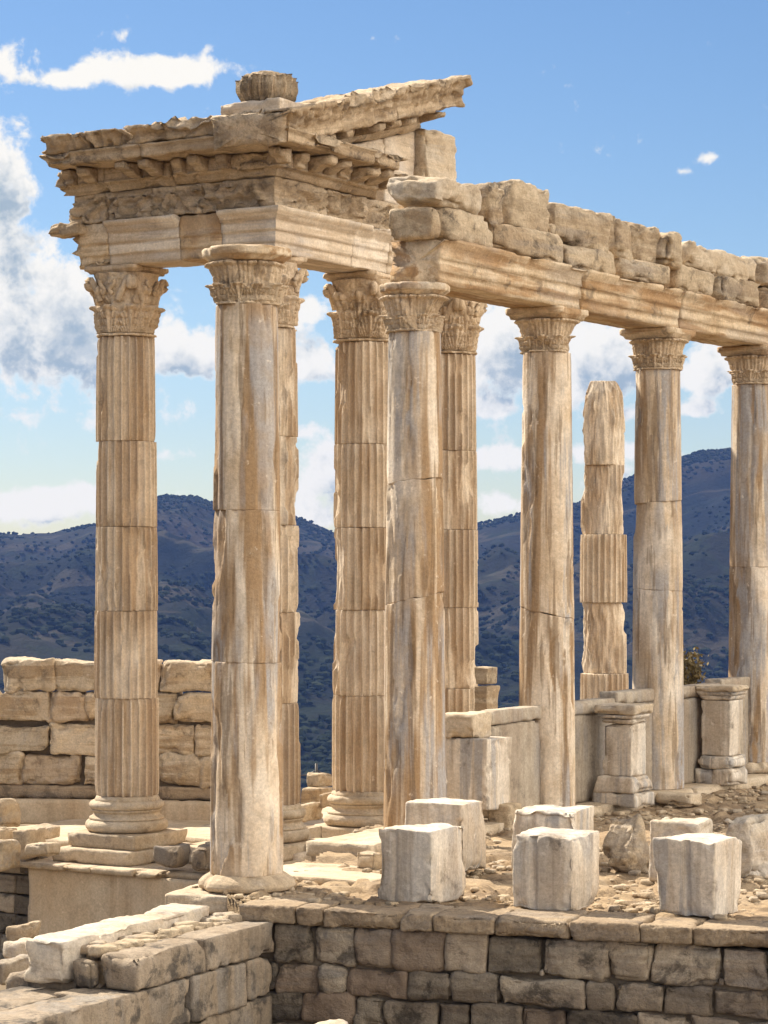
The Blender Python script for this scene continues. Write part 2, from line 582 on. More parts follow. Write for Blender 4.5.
def stone_mat(name, A, B, streak=(.3, .2, .1), s_amt=.6, grey=(.3, .3, .31), g_amt=.4, axis='z', dark=(.09, .07, .055), d_amt=.5, pit=.5,
              island=0.0, bump=.5, sscale=1.0, fine=1.0, dthr=.56, tilt=(0.03, 0.05, 0), gthr=.5, crack=0.0, world_grain=False, bdist=.035, lines=.32):
    m, nt, b = new_mat(name)
    v = objcoord(nt)
    if world_grain:
        v = nt.nodes.new('ShaderNodeNewGeometry').outputs['Position']
    sc = {'z': (2.9, 2.9, .20), 'x': (.3, 2.6, 3.8), 'y': (2.6, .3, 3.8)}[axis]
    sc = tuple(q*sscale for q in sc)
    base = nz(nt, v, 1.3, 5, .62)
    c = mixc(nt, ss(nt, base, .32, .68), A, B)
    s1 = nz(nt, mapped(nt, v, sc, tilt), 1.0, 4, .6, .25)
    mask = ss(nt, nz(nt, mapped(nt, v, (1, 1, .45)), .9, 3, .5), .32, .50)
    c = mixc(nt, ss(nt, s1, .46, .55)*mask*s_amt, c, streak)
    s2 = nz(nt, mapped(nt, v, tuple(q*1.7 for q in sc), (tilt[0]*-.5, tilt[1]*.8, 0), (4, 9, 3)), 1.0, 5, .6, .2)
    mask2 = ss(nt, nz(nt, mapped(nt, v, (1, 1, 1), (0, 0, 0), (11, 4, 7)), .9, 3, .5), gthr-.08, gthr+.14)
    c = mixc(nt, ss(nt, s2, .46, .57)*mask2*g_amt, c, grey)
    s3 = nz(nt, mapped(nt, v, tuple(q*3.6 for q in sc), tilt, (1, 2, 8)), 1.0, 4, .6, .1)
    c = mixc(nt, ss(nt, s3, .53, .62)*lines*min(1, s_amt+.3), c, tuple(q*.55 for q in streak))
    # stains with a shape of their own
    st = nz(nt, v, 2.6, 7, .72, .3)
    c = mixc(nt, ss(nt, st, dthr, dthr+.12)*d_amt, c, dark)
    bl = nz(nt, v, 5.5, 4, .6)
    c = mixc(nt, ss(nt, bl, .50, .62)*.30, c, tuple(q*.62 for q in B))
    li = nz(nt, v, 9, 4, .7)
    c = mixc(nt, ss(nt, li, .62, .72)*.45, c, tuple(min(1, q*1.25) for q in A))
    f = nz(nt, v, 30*fine, 5, .75)
    k = ss(nt, f, .3, .7)*.34+.76
    cb = nt.nodes.new('ShaderNodeCombineColor')
    for i in range(3): nt.links.new(k.k, cb.inputs[i])
    c = mixc(nt, .8, c, cb.outputs[0], 'MULTIPLY')
    p = nz(nt, v, 85*fine, 3, .6)
    c = mixc(nt, ss(nt, p, .63, .7)*pit, c, tuple(q*1.2 for q in dark))
    if crack:
        vo = nt.nodes.new('ShaderNodeTexVoronoi'); vo.feature = 'DISTANCE_TO_EDGE'; vo.inputs['Scale'].default_value = crack
        wv = nt.nodes.new('ShaderNodeVectorMath'); wv.operation = 'ADD'
        nn = nt.nodes.new('ShaderNodeTexNoise'); nn.inputs['Scale'].default_value = 3; nn.inputs['Detail'].default_value = 5
        nt.links.new(v, nn.inputs['Vector']); nt.links.new(nn.outputs['Color'], wv.inputs[0]); nt.links.new(v, wv.inputs[1])
        nt.links.new(wv.outputs[0], vo.inputs['Vector'])
        ck = S(nt, vo.outputs['Distance'])
        cm = (1.0-ss(nt, ck, .001, .008))*ss(nt, nz(nt, v, .9, 2), .48, .56)
        c = mixc(nt, cm*.5, c, tuple(q*1.6 for q in dark))
    if island:
        g = nt.nodes.new('ShaderNodeNewGeometry')
        oi = S(nt, g.outputs['Random Per Island'])
        kk = oi*(island*1.2)+(1-island*.7)
        cb = nt.nodes.new('ShaderNodeCombineColor')
        nt.links.new(kk.k, cb.inputs[0]); nt.links.new(kk.k, cb.inputs[1]); nt.links.new((kk*.97).k, cb.inputs[2])
        c = mixc(nt, 1.0, c, cb.outputs[0], 'MULTIPLY')
        fr_ = (oi*7.31)._m('FRACT', 0)
        c = mixc(nt, ss(nt, fr_, .5, 1.0)*island*.9, c, (.5*(A[0]+A[1]*.2), .40*A[0], .27*A[0]))
    nt.links.new(c, b.inputs['Base Color'])
    b.inputs['Roughness'].default_value = .88
    b.inputs['Specular IOR Level'].default_value = .25
    hgt = nz(nt, v, 14, 5, .7)*.6+f*.35+s3*.12+p*.15
    bp = nt.nodes.new('ShaderNodeBump'); bp.inputs['Strength'].default_value = bump; bp.inputs['Distance'].default_value = bdist
    nt.links.new(hgt.k, bp.inputs['Height']); nt.links.new(bp.outputs[0], b.inputs['Normal'])
    return m
# ================================================================== materials
CREAM = (.60, .47, .32); TAN = (.47, .34, .205)
M_shaft = stone_mat('marble_smooth_shaft', (.78, .67, .53), (.61, .465, .31), (.34, .215, .11), .95, (.38, .355, .335), .95, 'z', d_amt=.35, pit=.3, bump=.4, dthr=.61, world_grain=True, lines=.6, gthr=.44, tilt=(.05, .07, 0))
M_flute = stone_mat('marble_fluted_shaft', (.76, .64, .49), (.66, .525, .37), (.36, .215, .10), .55, (.42, .36, .30), .35, 'z', d_amt=.35, pit=.2, bump=.4, dthr=.6)
M_cap = stone_mat('marble_carved', (.70, .55, .385), (.59, .445, .285), (.30, .19, .10), .4, (.36, .29, .22), .3, 'z', d_amt=.6, pit=.6, bump=.8, dthr=.56, bdist=.04)
M_arch = stone_mat('marble_beam', (.72, .58, .405), (.62, .455, .275), (.34, .18, .065), .75, (.42, .37, .32), .4, 'x', d_amt=.6, pit=.4, bump=.8, dthr=.56)
M_arch_pale = stone_mat('marble_beam_pale', (.76, .655, .52), (.66, .53, .38), (.38, .26, .15), .5, (.42, .38, .35), .65, 'x', d_amt=.4, pit=.25, bump=.5, dthr=.60)
M_ent = stone_mat('marble_entablature', (.68, .535, .37), (.57, .425, .27), (.28, .18, .09), .5, (.34, .285, .23), .4, 'x', d_amt=.65, pit=.8, bump=1.0, dthr=.54, bdist=.06)
M_rough = stone_mat('weathered_block', (.66, .525, .36), (.55, .42, .27), (.30, .19, .10), .5, (.34, .30, .26), .5, 'x', dark=(.10, .08, .062), d_amt=.8, pit=.8, bump=1.0, dthr=.54, bdist=.06)
M_grey = stone_mat('grey_marble_block', (.71, .63, .52), (.63, .53, .41), (.40, .30, .20), .5, (.36, .34, .32), .85, 'z', d_amt=.65, pit=.4, bump=.5, dthr=.56, gthr=.44, sscale=1.25)
M_panel = stone_mat('grey_parapet', (.45, .38, .29), (.38, .31, .225), (.26, .18, .12), .4, (.31, .285, .26), .7, 'z', d_amt=.5, pit=.6, bump=.6, dthr=.55)
M_back = stone_mat('pale_ashlar', (.78, .65, .49), (.70, .555, .39), (.40, .25, .12), .6, (.46, .39, .31), .3, 'x', d_amt=.6, pit=.4, bump=1.0, dthr=.55, island=.35, bdist=.06)
M_wall = stone_mat('andesite_masonry', (.42, .345, .26), (.34, .28, .215), (.17, .11, .07), .4, (.21, .195, .18), .6, 'x', dark=(.055, .045, .036), d_amt=.8, pit=.8, bump=1.0, dthr=.51, island=.8, bdist=.06)
M_cope = stone_mat('coping_stone', (.44, .335, .22), (.35, .26, .17), (.24, .16, .09), .3, (.28, .25, .22), .4, 'x', dark=(.08, .064, .05), d_amt=.6, pit=.8, bump=1.1, dthr=.53)
M_ledge = stone_mat('lichened_limestone', (.38, .30, .215), (.30, .235, .165), (.22, .16, .10), .5, (.24, .225, .205), .6, 'z', dark=(.065, .056, .048), d_amt=.85, pit=.9, bump=1.0, dthr=.50, sscale=.7)
M_white = stone_mat('white_marble', (.62, .54, .435), (.60, .50, .37), (.42, .30, .19), .45, (.45, .42, .39), .6, 'y', d_amt=.4, pit=.4, bump=.9, dthr=.60)
M_render = stone_mat('pale_podium_face', (.66, .54, .38), (.60, .46, .30), (.44, .30, .17), .35, (.5, .44, .36), .25, 'z', d_amt=.3, pit=.2, bump=.3, dthr=.62, sscale=.35)
M_slab = stone_mat('paving_slab', (.62, .51, .37), (.53, .415, .28), (.38, .27, .16), .35, (.42, .375, .32), .4, 'x', d_amt=.45, pit=.5, bump=.7, dthr=.57)
M_soil = stone_mat('rocky_soil', (.46, .335, .20), (.35, .245, .145), (.24, .16, .09), .3, (.34, .28, .21), .3, 'x', dark=(.13, .09, .055), d_amt=.7, pit=.8, bump=1.2, dthr=.5)
M_core = stone_mat('mortar_core', (.22, .175, .125), (.16, .125, .09), (.04, .03, .02), .3, (.05, .05, .05), .3, 'x', d_amt=.3, bump=.6)
M_rubble = stone_mat('rubble_stone', (.56, .44, .30), (.44, .34, .22), (.30, .20, .12), .3, (.37, .34, .30), .5, 'x', d_amt=.5, pit=.5, bump=1.0, dthr=.55)

# ================================================================== camera
cam = bpy.data.cameras.new('camera')
cam.sensor_fit = 'HORIZONTAL'; cam.sensor_width = 36.0
cam.lens = 36.0*F/768.0
cam.shift_y = (HY-512.0)/768.0
cam.clip_start = 0.5; cam.clip_end = 30000
co = bpy.data.objects.new('camera', cam); col.objects.link(co)
co.location = (0, 0, EYE); co.rotation_euler = (PI/2, 0, 0)
scene.camera = co
scene.render.resolution_x = 768; scene.render.resolution_y = 1024

# ================================================================== sun and sky
SUN_DIR = Vector((-.70, .71, 0)).normalized()
SUN_EL = R(43)
sd = Vector((SUN_DIR.x*math.cos(SUN_EL), SUN_DIR.y*math.cos(SUN_EL), math.sin(SUN_EL)))
sl = bpy.data.lights.new('sun', 'SUN'); sl.energy = 4.9; sl.angle = R(.5); sl.color = (1, .91, .77)
so = bpy.data.objects.new('sun', sl); col.objects.link(so)
so.rotation_euler = sd.to_track_quat('Z', 'Y').to_euler()
so.location = (-20, 30, 40)

world = bpy.data.worlds.new('World'); scene.world = world; world.use_nodes = True
nt = world.node_tree
for n in list(nt.nodes): nt.nodes.remove(n)
wo = nt.nodes.new('ShaderNodeOutputWorld'); bg = nt.nodes.new('ShaderNodeBackground')
nt.links.new(bg.outputs[0], wo.inputs[0])
sky = nt.nodes.new('ShaderNodeTexSky'); sky.sky_type = 'NISHITA'; sky.sun_disc = False
sky.sun_elevation = SUN_EL; sky.sun_rotation = math.atan2(sd.x, sd.y)
sky.air_density = 1.0; sky.dust_density = .25; sky.ozone_density = .8; sky.altitude = 300
tcw = nt.nodes.new('ShaderNodeTexCoord')
sep = nt.nodes.new('ShaderNodeSeparateXYZ'); nt.links.new(tcw.outputs['Generated'], sep.inputs[0])
dx, dy, dz = [S(nt, sep.outputs[i]) for i in range(3)]
az = dx._m('ARCTAN2', dy); el = dz._m('ARCSINE', 0.0)
# angles in units of 100 x 0.4 mrad, so that one unit is about the width of a small cloud
U = az*25.0; Vv = el*25.0
def cvec(du, dv):
    c = nt.nodes.new('ShaderNodeCombineXYZ')
    nt.links.new((U+du).k, c.inputs[0]); nt.links.new((Vv+dv).k, c.inputs[1])
    return c.outputs[0]
CL = [  # cx, cy, rx, ry, strength   (picture-size units)
    (140, 78, 88, 19, 1.15), (60, 90, 45, 10, .6), (2, 74, 24, 14, .9), (122, 44, 18, 8, .65), (200, 80, 40, 12, .5),
    (0, 185, 36, 66, 1.3), (20, 250, 40, 30, .6), (45, 335, 88, 60, 1.4), (70, 290, 40, 30, .5), (190, 355, 50, 26, 1.15), (130, 360, 60, 30, .5),
    (210, 300, 26, 22, .4), (300, 312, 26, 22, 1.2), (312, 366, 34, 22, 1.3), (318, 480, 36, 42, 1.2), (60, 502, 90, 20, 1.4), (40, 420, 60, 14, .5), (185, 410, 26, 12, .5), (300, 430, 24, 10, .6), (590, 450, 50, 10, .7), (180, 455, 34, 9, .8), (310, 520, 30, 10, .9), (495, 408, 24, 8, .8), (640, 415, 20, 7, .7), (20, 515, 50, 14, .5), (170, 490, 60, 14, .3),
    (500, 350, 42, 50, 1.5), (470, 395, 30, 20, .5), (500, 458, 52, 16, 1.2), (495, 505, 44, 14, 1.0), (600, 360, 44, 50, 1.5), (640, 380, 40, 24, .4), (710, 368, 36, 34, 1.3),
    (692, 412, 26, 8, 1.2), (640, 455, 40, 10, .5), (695, 462, 40, 6, .35), (700, 166, 26, 9, .62), (680, 178, 12, 4, .45), (655, 3, 14, 6, .7), (582, 5, 10, 8, .7), (620, 470, 40, 26, .5)]
def field(du, dv):
    tot = None
    for (cx, cy, rx, ry, a) in CL:
        u = (U+(du-(cx-CX)/100.0))*(100.0/rx); v = (Vv+(dv-(HY-cy)/100.0))*(100.0/ry)
        g = ((u*u+v*v)*-1.0)._m('EXPONENT', 0)*a
        tot = g if tot is None else tot+g
    # clouds elsewhere around the horizon, plus unseen cover added rightward for fill light
    far = ss(nt, az._m('ABSOLUTE', 0), .17, .30)
    low = nz(nt, cvec(du+7, dv*2+3), .35, 3, .5)
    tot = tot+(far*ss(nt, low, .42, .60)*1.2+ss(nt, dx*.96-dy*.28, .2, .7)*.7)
    n = nz(nt, cvec(du, dv*1.35), 3.0, 9, .60, .15)
    n2 = nz(nt, cvec(du*1+40, dv*1.3+5), .75, 4, .5)
    return tot*.85+(n-.5)*2.3+(n2-.5)*.4-.36
D0 = field(0, 0)
D1 = field(-.12, .26)
cover = ss(nt, D0, -.03, .42)
thick = ss(nt, D0, .3, 1.3)
relief = ss(nt, D1-D0, -.16, .42)
shade = ((ss(nt, D1, .15, 1.0)*.72+relief*.30)*ss(nt, D0, .05, .5)).clamp()
brightc = (4.35, 4.15, 3.75); darkc = (1.65, 2.02, 2.3)
cc = mixc(nt, shade, brightc, darkc)
# bright unseen clouds added behind and right of the camera as fill light
cc = mixc(nt, ss(nt, dy*-1.0, .0, .6), cc, (4.6, 4.4, 4.1))
fill_bank = ss(nt, dx*.96-dy*.28, .2, .8)
cc = mixc(nt, fill_bank, cc, (18.0, 16.6, 14.6))
# the sky itself, a little deeper than the model's
hs = nt.nodes.new('ShaderNodeHueSaturation'); hs.inputs['Saturation'].default_value = 1.2; hs.inputs['Value'].default_value = .42
nt.links.new(sky.outputs[0], hs.inputs['Color'])
tint = mixc(nt, 1.0, hs.outputs[0], (.91, .96, 1.07), 'MULTIPLY')
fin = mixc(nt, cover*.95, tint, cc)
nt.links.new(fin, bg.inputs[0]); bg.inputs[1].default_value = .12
scene.view_settings.view_transform = 'Standard'; scene.view_settings.look = 'None'
scene.view_settings.exposure = 1.05; scene.view_settings.gamma = 1.0

# ================================================================== far terrain
SKY = [(-2500, 500), (-400, 520), (-150, 530), (0, 533), (50, 532), (100, 521), (140, 504), (165, 494), (190, 497), (215, 505), (250, 512), (300, 520), (335, 531), (400, 533),
       (470, 526), (500, 518), (520, 513), (560, 507), (600, 495), (640, 476), (700, 454), (768, 445), (900, 438), (1100, 470), (1400, 500), (3000, 510)]
def skyline(px):
    for i in range(len(SKY)-1):
        if SKY[i][0] <= px <= SKY[i+1][0]:
            t = (px-SKY[i][0])/(SKY[i+1][0]-SKY[i][0])
            return SKY[i][1]*(1-t)+SKY[i+1][1]*t
    return 510
RR = 2600.0
def near_ground(x, y):
    # below the terraces
    d = math.hypot(x, y-30)
    z = -2.9 + (1.55 if False else 0)
    if y < 22.3: 
        t = max(0, min(1, (22.6-y)/1.0)); z = -2.9+t*1.5
        if x < -2.2: z = -2.9
    z += .10*fr(Vector((x*.6, y*.6, 0)), 4)
    z += .62*math.exp(-(((x+5.2)/1.8)**2+((y-33.4)/1.3)**2))
    return z
def ground_h(x, y):
    r = math.hypot(x, y)
    a = math.atan2(x, y)
    px = CX+F*math.tan(max(-1.2, min(1.2, a))) if abs(a) < 1.3 else 3000*(1 if a > 0 else -1)
    px = max(-2400, min(2900, px))
    zr = EYE+(HY-skyline(px))/F*RR
    if r < 60: return near_ground(x, y)
    if r < 900:
        t = (r-60)/840; t2 = min(1, t*2.2); 
        z = -2.9-(75*(t2**.75))+8*fr(Vector((x/60, y/60, 1)), 5)*min(1, t*6)
        z -= 10*t
    else:
        t = min(1, (r-900)/(RR-900))
        z = -88+(zr+88)*(t**1.25)
        w = math.sin(min(1, t)*PI)
        rg = 1-abs(noise.fractal(Vector((x/620, y/620, 3)), .9, 2.1, 5))*2.2
        z += w*60*(rg-.55)
        z += w*16*fr(Vector((x/140, y/140, 9)), 5)
        z += 3*fr(Vector((x/45, y/45, 9)), 4)
        z += 5*fr(Vector((x/200, y/200, 2)), 4)*t
        if r > RR: z -= (r-RR)*.16
    return z
azs = []
a = -PI
while a < PI-1e-6:
    azs.append(a)
    a += R(.075) if -R(10.2) < a < R(10.2) else (R(1) if abs(a) < R(40) else R(4))
rs_ = [0.5]
while rs_[-1] < 2850:
    r = rs_[-1]
    rs_.append(r+(max(.5, r*.06) if r < 60 else (r*.045 if r < 800 else 18)))
V = [(0, 0, near_ground(0, 0))]; Fc = []
na = len(azs)
for r in rs_:
    for a in azs:
        x, y = r*math.sin(a), r*math.cos(a)
        V.append((x, y, ground_h(x, y)))
for j in range(na): Fc.append((0, 1+j, 1+(j+1) % na))
for i in range(len(rs_)-1):
    for j in range(na):
        k = (j+1) % na
        Fc.append((1+i*na+j, 1+(i+1)*na+j, 1+(i+1)*na+k, 1+i*na+k))
mt, nt2, b = new_mat('scrub_hillside')
vv = objcoord(nt2, False)
n1 = nz(nt2, vv, .004, 9, .62, .3); n2 = nz(nt2, vv, .03, 8, .68, .2); n3 = nz(nt2, vv, .0016, 4, .5)
c = mixc(nt2, ss(nt2, n1, .40, .60), (.006, .009, .007), (.019, .019, .013))
c = mixc(nt2, ss(nt2, n2, .49, .62)*.75, c, (.016, .022, .012))
c = mixc(nt2, ss(nt2, n2, .30, .42)*-1.0+1.0, c, c)
ln = nz(nt2, mapped(nt2, vv, (.0015, .006, .01), (0, 0, .2)), 1.0, 6, .55, .6)
band = ss(nt2, ln, .485, .50)*(1.0-ss(nt2, ln, .51, .525))
c = mixc(nt2, band*.3, c, (.10, .085, .06))
fld = ss(nt2, nz(nt2, vv, .0030, 4, .45, .2), .60, .66)
c = mixc(nt2, fld*.45, c, (.05, .04, .028))
# close to the ruin the ground is dry soil
geo = nt2.nodes.new('ShaderNodeNewGeometry'); ln_ = nt2.nodes.new('ShaderNodeVectorMath'); ln_.operation = 'LENGTH'
nt2.links.new(geo.outputs['Position'], ln_.inputs[0])
nearf = 1.0-ss(nt2, S(nt2, ln_.outputs['Value']), 90, 420)
soil = mixc(nt2, ss(nt2, nz(nt2, vv, .8, 8, .65), .4, .62), (.22, .17, .115), (.13, .105, .07))
c = mixc(nt2, nearf, c, soil)
nt2.links.new(c, b.inputs['Base Color']); b.inputs['Roughness'].default_value = 1.0; b.inputs['Specular IOR Level'].default_value = .05
bp = nt2.nodes.new('ShaderNodeBump'); bp.inputs['Strength'].default_value = 1.0; bp.inputs['Distance'].default_value = 6.0
hh = nz(nt2, vv, .06, 6, .7)*nearf.__rsub__(1.0)
nt2.links.new(hh.k, bp.inputs['Height']); nt2.links.new(bp.outputs[0], b.inputs['Normal'])
tag(mesh_obj('hillside_terrain', V, Fc, mt), kind='structure')

# trees and bushes of the far slopes : one uncountable cover
rs = random.Random(5)
ico = bmesh.new(); bmesh.ops.create_icosphere(ico, subdivisions=1, radius=1.0)
iv = [v.co.copy() for v in ico.verts]; ifc = [tuple(v.index for v in f.verts) for f in ico.faces]; ico.free()
V = []; Fc = []
cnt = 0
while cnt < 22000:
    a = R(rs.uniform(-10, 10)); r = rs.uniform(950, 2640)**1.0
    if rs.random() < .10: r = rs.uniform(2500, 2620)
    x, y = r*math.sin(a), r*math.cos(a)
    if fr(Vector((x/160, y/160, 20)), 4) < rs.uniform(-.35, .25): continue
    z = ground_h(x, y); s = rs.uniform(.9, 2.5)*(1.25 if r < 1500 else 1.0)
    bse = len(V)
    for q in iv:
        k = s*(1+.5*noise.noise(q*1.7+Vector((cnt, 0, 0))))
        V.append((x+q.x*k, y+q.y*k, z+s*.35+q.z*k*.75))
    Fc.extend([tuple(i+bse for i in f) for f in ifc]); cnt += 1
mt2, nt3, b3 = new_mat('far_foliage')
g3 = nt3.nodes.new('ShaderNodeNewGeometry')
c3 = mixc(nt3, S(nt3, g3.outputs['Random Per Island']), (.010, .015, .010), (.026, .032, .018))
nt3.links.new(c3, b3.inputs['Base Color']); b3.inputs['Roughness'].default_value = 1.0; b3.inputs['Specular IOR Level'].default_value = .02
tag(mesh_obj('hillside_scrub', V, Fc, mt2, smooth=False), 'dark olive scrub and small trees covering the distant hills', 'scrub', kind='stuff')

# haze : closed box
HZ = 2960
bm = bmesh.new(); bmesh.ops.create_cube(bm, size=1.0)
Vh = [(v.co.x*2*HZ, v.co.y*2*HZ, (-220 if v.co.z < 0 else 185)) for v in bm.verts]; Fh = [tuple(v.index for v in f.verts) for f in bm.faces]; bm.free()
hm = bpy.data.materials.new('haze_air'); hm.use_nodes = True
hn = hm.node_tree
for n in list(hn.nodes): hn.nodes.remove(n)
ho = hn.nodes.new('ShaderNodeOutputMaterial'); hv = hn.nodes.new('ShaderNodeVolumePrincipled')
hn.links.new(hv.outputs[0], ho.inputs['Volume'])
hv.inputs['Color'].default_value = (.14, .28, .76, 1); hv.inputs['Density'].default_value = .8e-4
hv.inputs['Anisotropy'].default_value = 0.0
HAZE = tag(mesh_obj('haze', Vh, Fh, hm, smooth=False), 'thin blue air between the ruin and the far hills', 'haze', kind='stuff')
# ================================================================== smooth colonnade (stoa)
ZS = 0.10
S1 = Vector((.34, 27.6, 0)); SD = Vector((1.63, 2.63, 0)); SDn = SD.normalized()
def s_col(i): return S1+SD*i
r0, r1 = .348, .292
def shaft_section(par, z0, z1, zA, zB, seed, tilt=(0, 0), **k):
    f = lambda z: r0+(r1-r0)*max(0, (z-zA)/(zB-zA))**1.3
    g = drum_geo(f(z0), f(z1), z0, z1, seed, flutes=0, nth=96, nz=max(10, int((z1-z0)/.07)), tilt=tilt, facet=.004, edge=k.get('edge', .008), dmg=k.get('dmg', .22), thr=k.get('thr', .30))
    return mesh_obj('shaft_section', g[0], g[1], M_shaft, par)
def smooth_column(loc, htop, joints, seed, label, round_abacus=True, base=True, worn=.3, aw=.42, name='smooth_column', base_label=None):
    t = empty(name, loc, TH, label, 'column', 'smooth shafted columns of the front colonnade')
    zb = 0
    if base:
        g = lathe_geo([(.2, 0), (.42, 0), (.45, .015), (.462, .045), (.45, .08), (.42, .11), (.375, .14), (.355, .15), (.2, .15)], 80, seed, .008, .05)
        mesh_obj('base', g[0], g[1], M_slab, t); zb = .145
    ca = .53; ab = .13
    ze = htop-ca
    zs = [zb]+joints+[ze]; tl = [0]+[random.Random(seed+q).uniform(-.35, .35) for q in range(len(joints))]+[0]
    for k in range(len(zs)-1):
        shaft_section(t, zs[k], zs[k+1], zb, ze, seed+k, (tl[k], tl[k+1]))
    g = tongue_capital(.292, ca-ab, seed, worn)
    c = mesh_obj('capital', g[0], g[1], M_cap, t, (0, 0, ze+.002))
    if round_abacus:
        g = lathe_geo([(.1, 0), (aw*.82, 0), (aw*.93, .035), (aw, .05), (aw*1.01, .11), (aw*.97, ab), (.1, ab)], 72, seed, .010, .05)
    else:
        g = abacus_geo(aw, .03, ab, .05, seed, .006)
    mesh_obj('abacus', g[0], g[1], M_arch, c, (0, 0, ca-ab+.002))
    return t
A0 = Vector((-1.29, 23.5, 0))
smooth_column((A0.x, A0.y, -.02), 6.0, [2.13, 3.55], 11, 'tall smooth column standing free at the wall corner, ochre and grey streaks, nearest and thickest of all', True, True, .15, .42)
EXTRA = ['smooth grey-streaked column under the broken end of the long stone beam',
         'smooth column with wavy diagonal ochre veins, second along under the long stone beam',
         'smooth column between the two low moulded pedestals, rusty patch near its foot',
         'smooth column cut by the right edge of the view, dark spots on its upper shaft',
         'smooth column outside the right edge under the long stone beam']
JT = [[2.55, 3.85], [2.35], [2.6, 3.75], [2.9], [2.2, 4.0]]
for i in range(5):
    p = s_col(i)
    smooth_column((p.x, p.y, ZS), 6.01, JT[i], 23+i*9, EXTRA[i], i == 0, i >= 3, [.85, .12, .1, .12, .2][i], .385 if i == 0 else .38)

# ------------------------------------------------------------------ long beam with blocks on top
def frame_at(origin, heading):
    return origin, heading
HS = math.atan2(SD.y, SD.x)     # local x runs along the colonnade, -y faces the right-hand front
arch = empty('stone_beam', (S1.x, S1.y, 6.115), HS, 'long moulded stone beam lying across the smooth columns', 'architrave')
prof = [(-.30, 0), (.30, 0), (.30, .13), (.325, .135), (.325, .27), (.35, .275), (.35, .37), (.38, .40), (.42, .455), (.43, .49), (-.30, .49)]
L = SD.length
cuts = [-.04, L+.30, L*2-.0, L*3+.1, L*4+.5]
# the breaks of the beam as seen: above the second column, then tight joints
for k in range(4):
    g = run_geo(prof, cuts[k]+(.004 if k else 0), cuts[k+1]-.004, 40+k, .045, amp=.010, chip=.035, rag_a=.05 if k == 0 else .02, thr=.14)
    o = mesh_obj('beam_block', g[0], g[1], M_arch, arch)
    if k == 0: o['label'] = 'broken beam end with a dark fractured corner'

def face_t(px, off=.33):
    P = S1+Vector((math.sin(HS), -math.cos(HS), 0))*off
    k = (px-CX)/F
    t = (k*P.y-P.x)/(SDn.x-k*SDn.y)
    q = P+SDn*t
    return t, q.y
def top_block(x0, x1, y0, y1, zb, seed, label, dep=.52, off=.32, mat=None, rnd=.05, amp=.014, chip=.10, jit=.02, side=False):
    t0, Z0 = face_t(x0, off); t1, Z1 = face_t(x1, off)
    zt = EYE+(HY-y0)/F*((Z0+Z1)/2)
    w = (t1-t0)
    h = zt-zb
    g = stone_geo(w, dep, h, seed, .028, rnd, amp, chip, jit, lump=.02)
    c = S1+SDn*((t0+t1)/2)+Vector((math.sin(HS), -math.cos(HS), 0))*(off-dep/2)
    o = mesh_obj('stone_block', g[0], g[1], mat or M_rough, None, (c.x, c.y, zb), (0, 0, HS+random.Random(seed*3).uniform(-.11, .11)))
    tag(o, label, 'stone block', 'rough blocks laid in two rows on the long beam')
    return o
zl = 6.115+.50
low = [(449, 494, 209, 'smooth pale block at the left end of the lower row, under the long top slab'),
       (497, 562, 230, 'blocky brown stone in the lower row, second from the left'),
       (565, 619, 245, 'dark fronted block of the lower row, third from the left'),
       (623, 671, 259, 'block of the lower row with a black left corner, fourth from the left'),
       (675, 718, 269, 'grey lower row block under the pale wide upper slab, left one'),
       (721, 763, 280, 'lower row block under the pale wide upper slab, right one'),
       (767, 815, 288, 'lower row block cut by the right edge of the view')]
for i, (a, b_, y, lb) in enumerate(low):
    top_block(a+2.2, b_-2.2, y+random.Random(i).uniform(-2, 3), 0, zl, 100+i, lb, .54, .34+random.Random(i+4).uniform(-.05, .05), rnd=.10, jit=.035)
s_ = stone_geo(.26, .56, .33, 77, .03, .05, .02, .1, .02)
c_ = S1+SDn*(-.02)+Vector((math.sin(HS), -math.cos(HS), 0))*.02
tag(mesh_obj('stone_block', s_[0], s_[1], M_rough, None, (c_.x, c_.y-.02, zl), (0, 0, HS)), 'dark pitted stone on the broken beam end, under the long slab', 'stone block', 'rough blocks laid in two rows on the long beam')
up = [(432, 490, 173, 6.98, 'long pale slab topping the left end of the two rows of blocks', .66),
      (491, 509, 186, 6.90, 'thin dark upright piece wedged beside the long top slab', .45),
      (511, 553, 188, 6.87, 'cube-like upper block right of the wedged thin piece', .55),
      (557, 610, 205, 6.89, 'brown rounded upper block with a dark left face', .56),
      (612, 639, 215, 6.88, 'narrow upper block, left of a pair', .5),
      (641, 663, 222, 6.86, 'narrow upper block, right of a pair', .5),
      (665, 689, 233, 6.90, 'small rounded upper block just left of the pale wide slab', .45),
      (694, 760, 249, 6.94, 'pale wide slab near the right end of the upper row', .6),
      (766, 800, 257, 6.94, 'upper block cut by the right edge of the view', .5)]
for i, (a, b_, y, zb, lb, dp) in enumerate(up):
    top_block(a+2.6, b_-2.6, y+random.Random(i+2).uniform(-3, 5), 0, zb, 130+i, lb, dp, .31+random.Random(i+9).uniform(-.10, .10), mat=M_rough if i not in (0, 7) else M_slab, rnd=.17, amp=.03, chip=.12, jit=.06)
k1 = stone_geo(.13, .14, .13, 88, .02, .05, .02, .05, .01)
t_, z_ = face_t(556, .3); c_ = S1+SDn*t_+Vector((math.sin(HS), -math.cos(HS), 0))*.2
tag(mesh_obj('loose_stone', k1[0], k1[1], M_rough, None, (c_.x, c_.y, 6.955), (0, 0, HS)), 'fist-sized loose stone lying on the lower block row', 'stone')

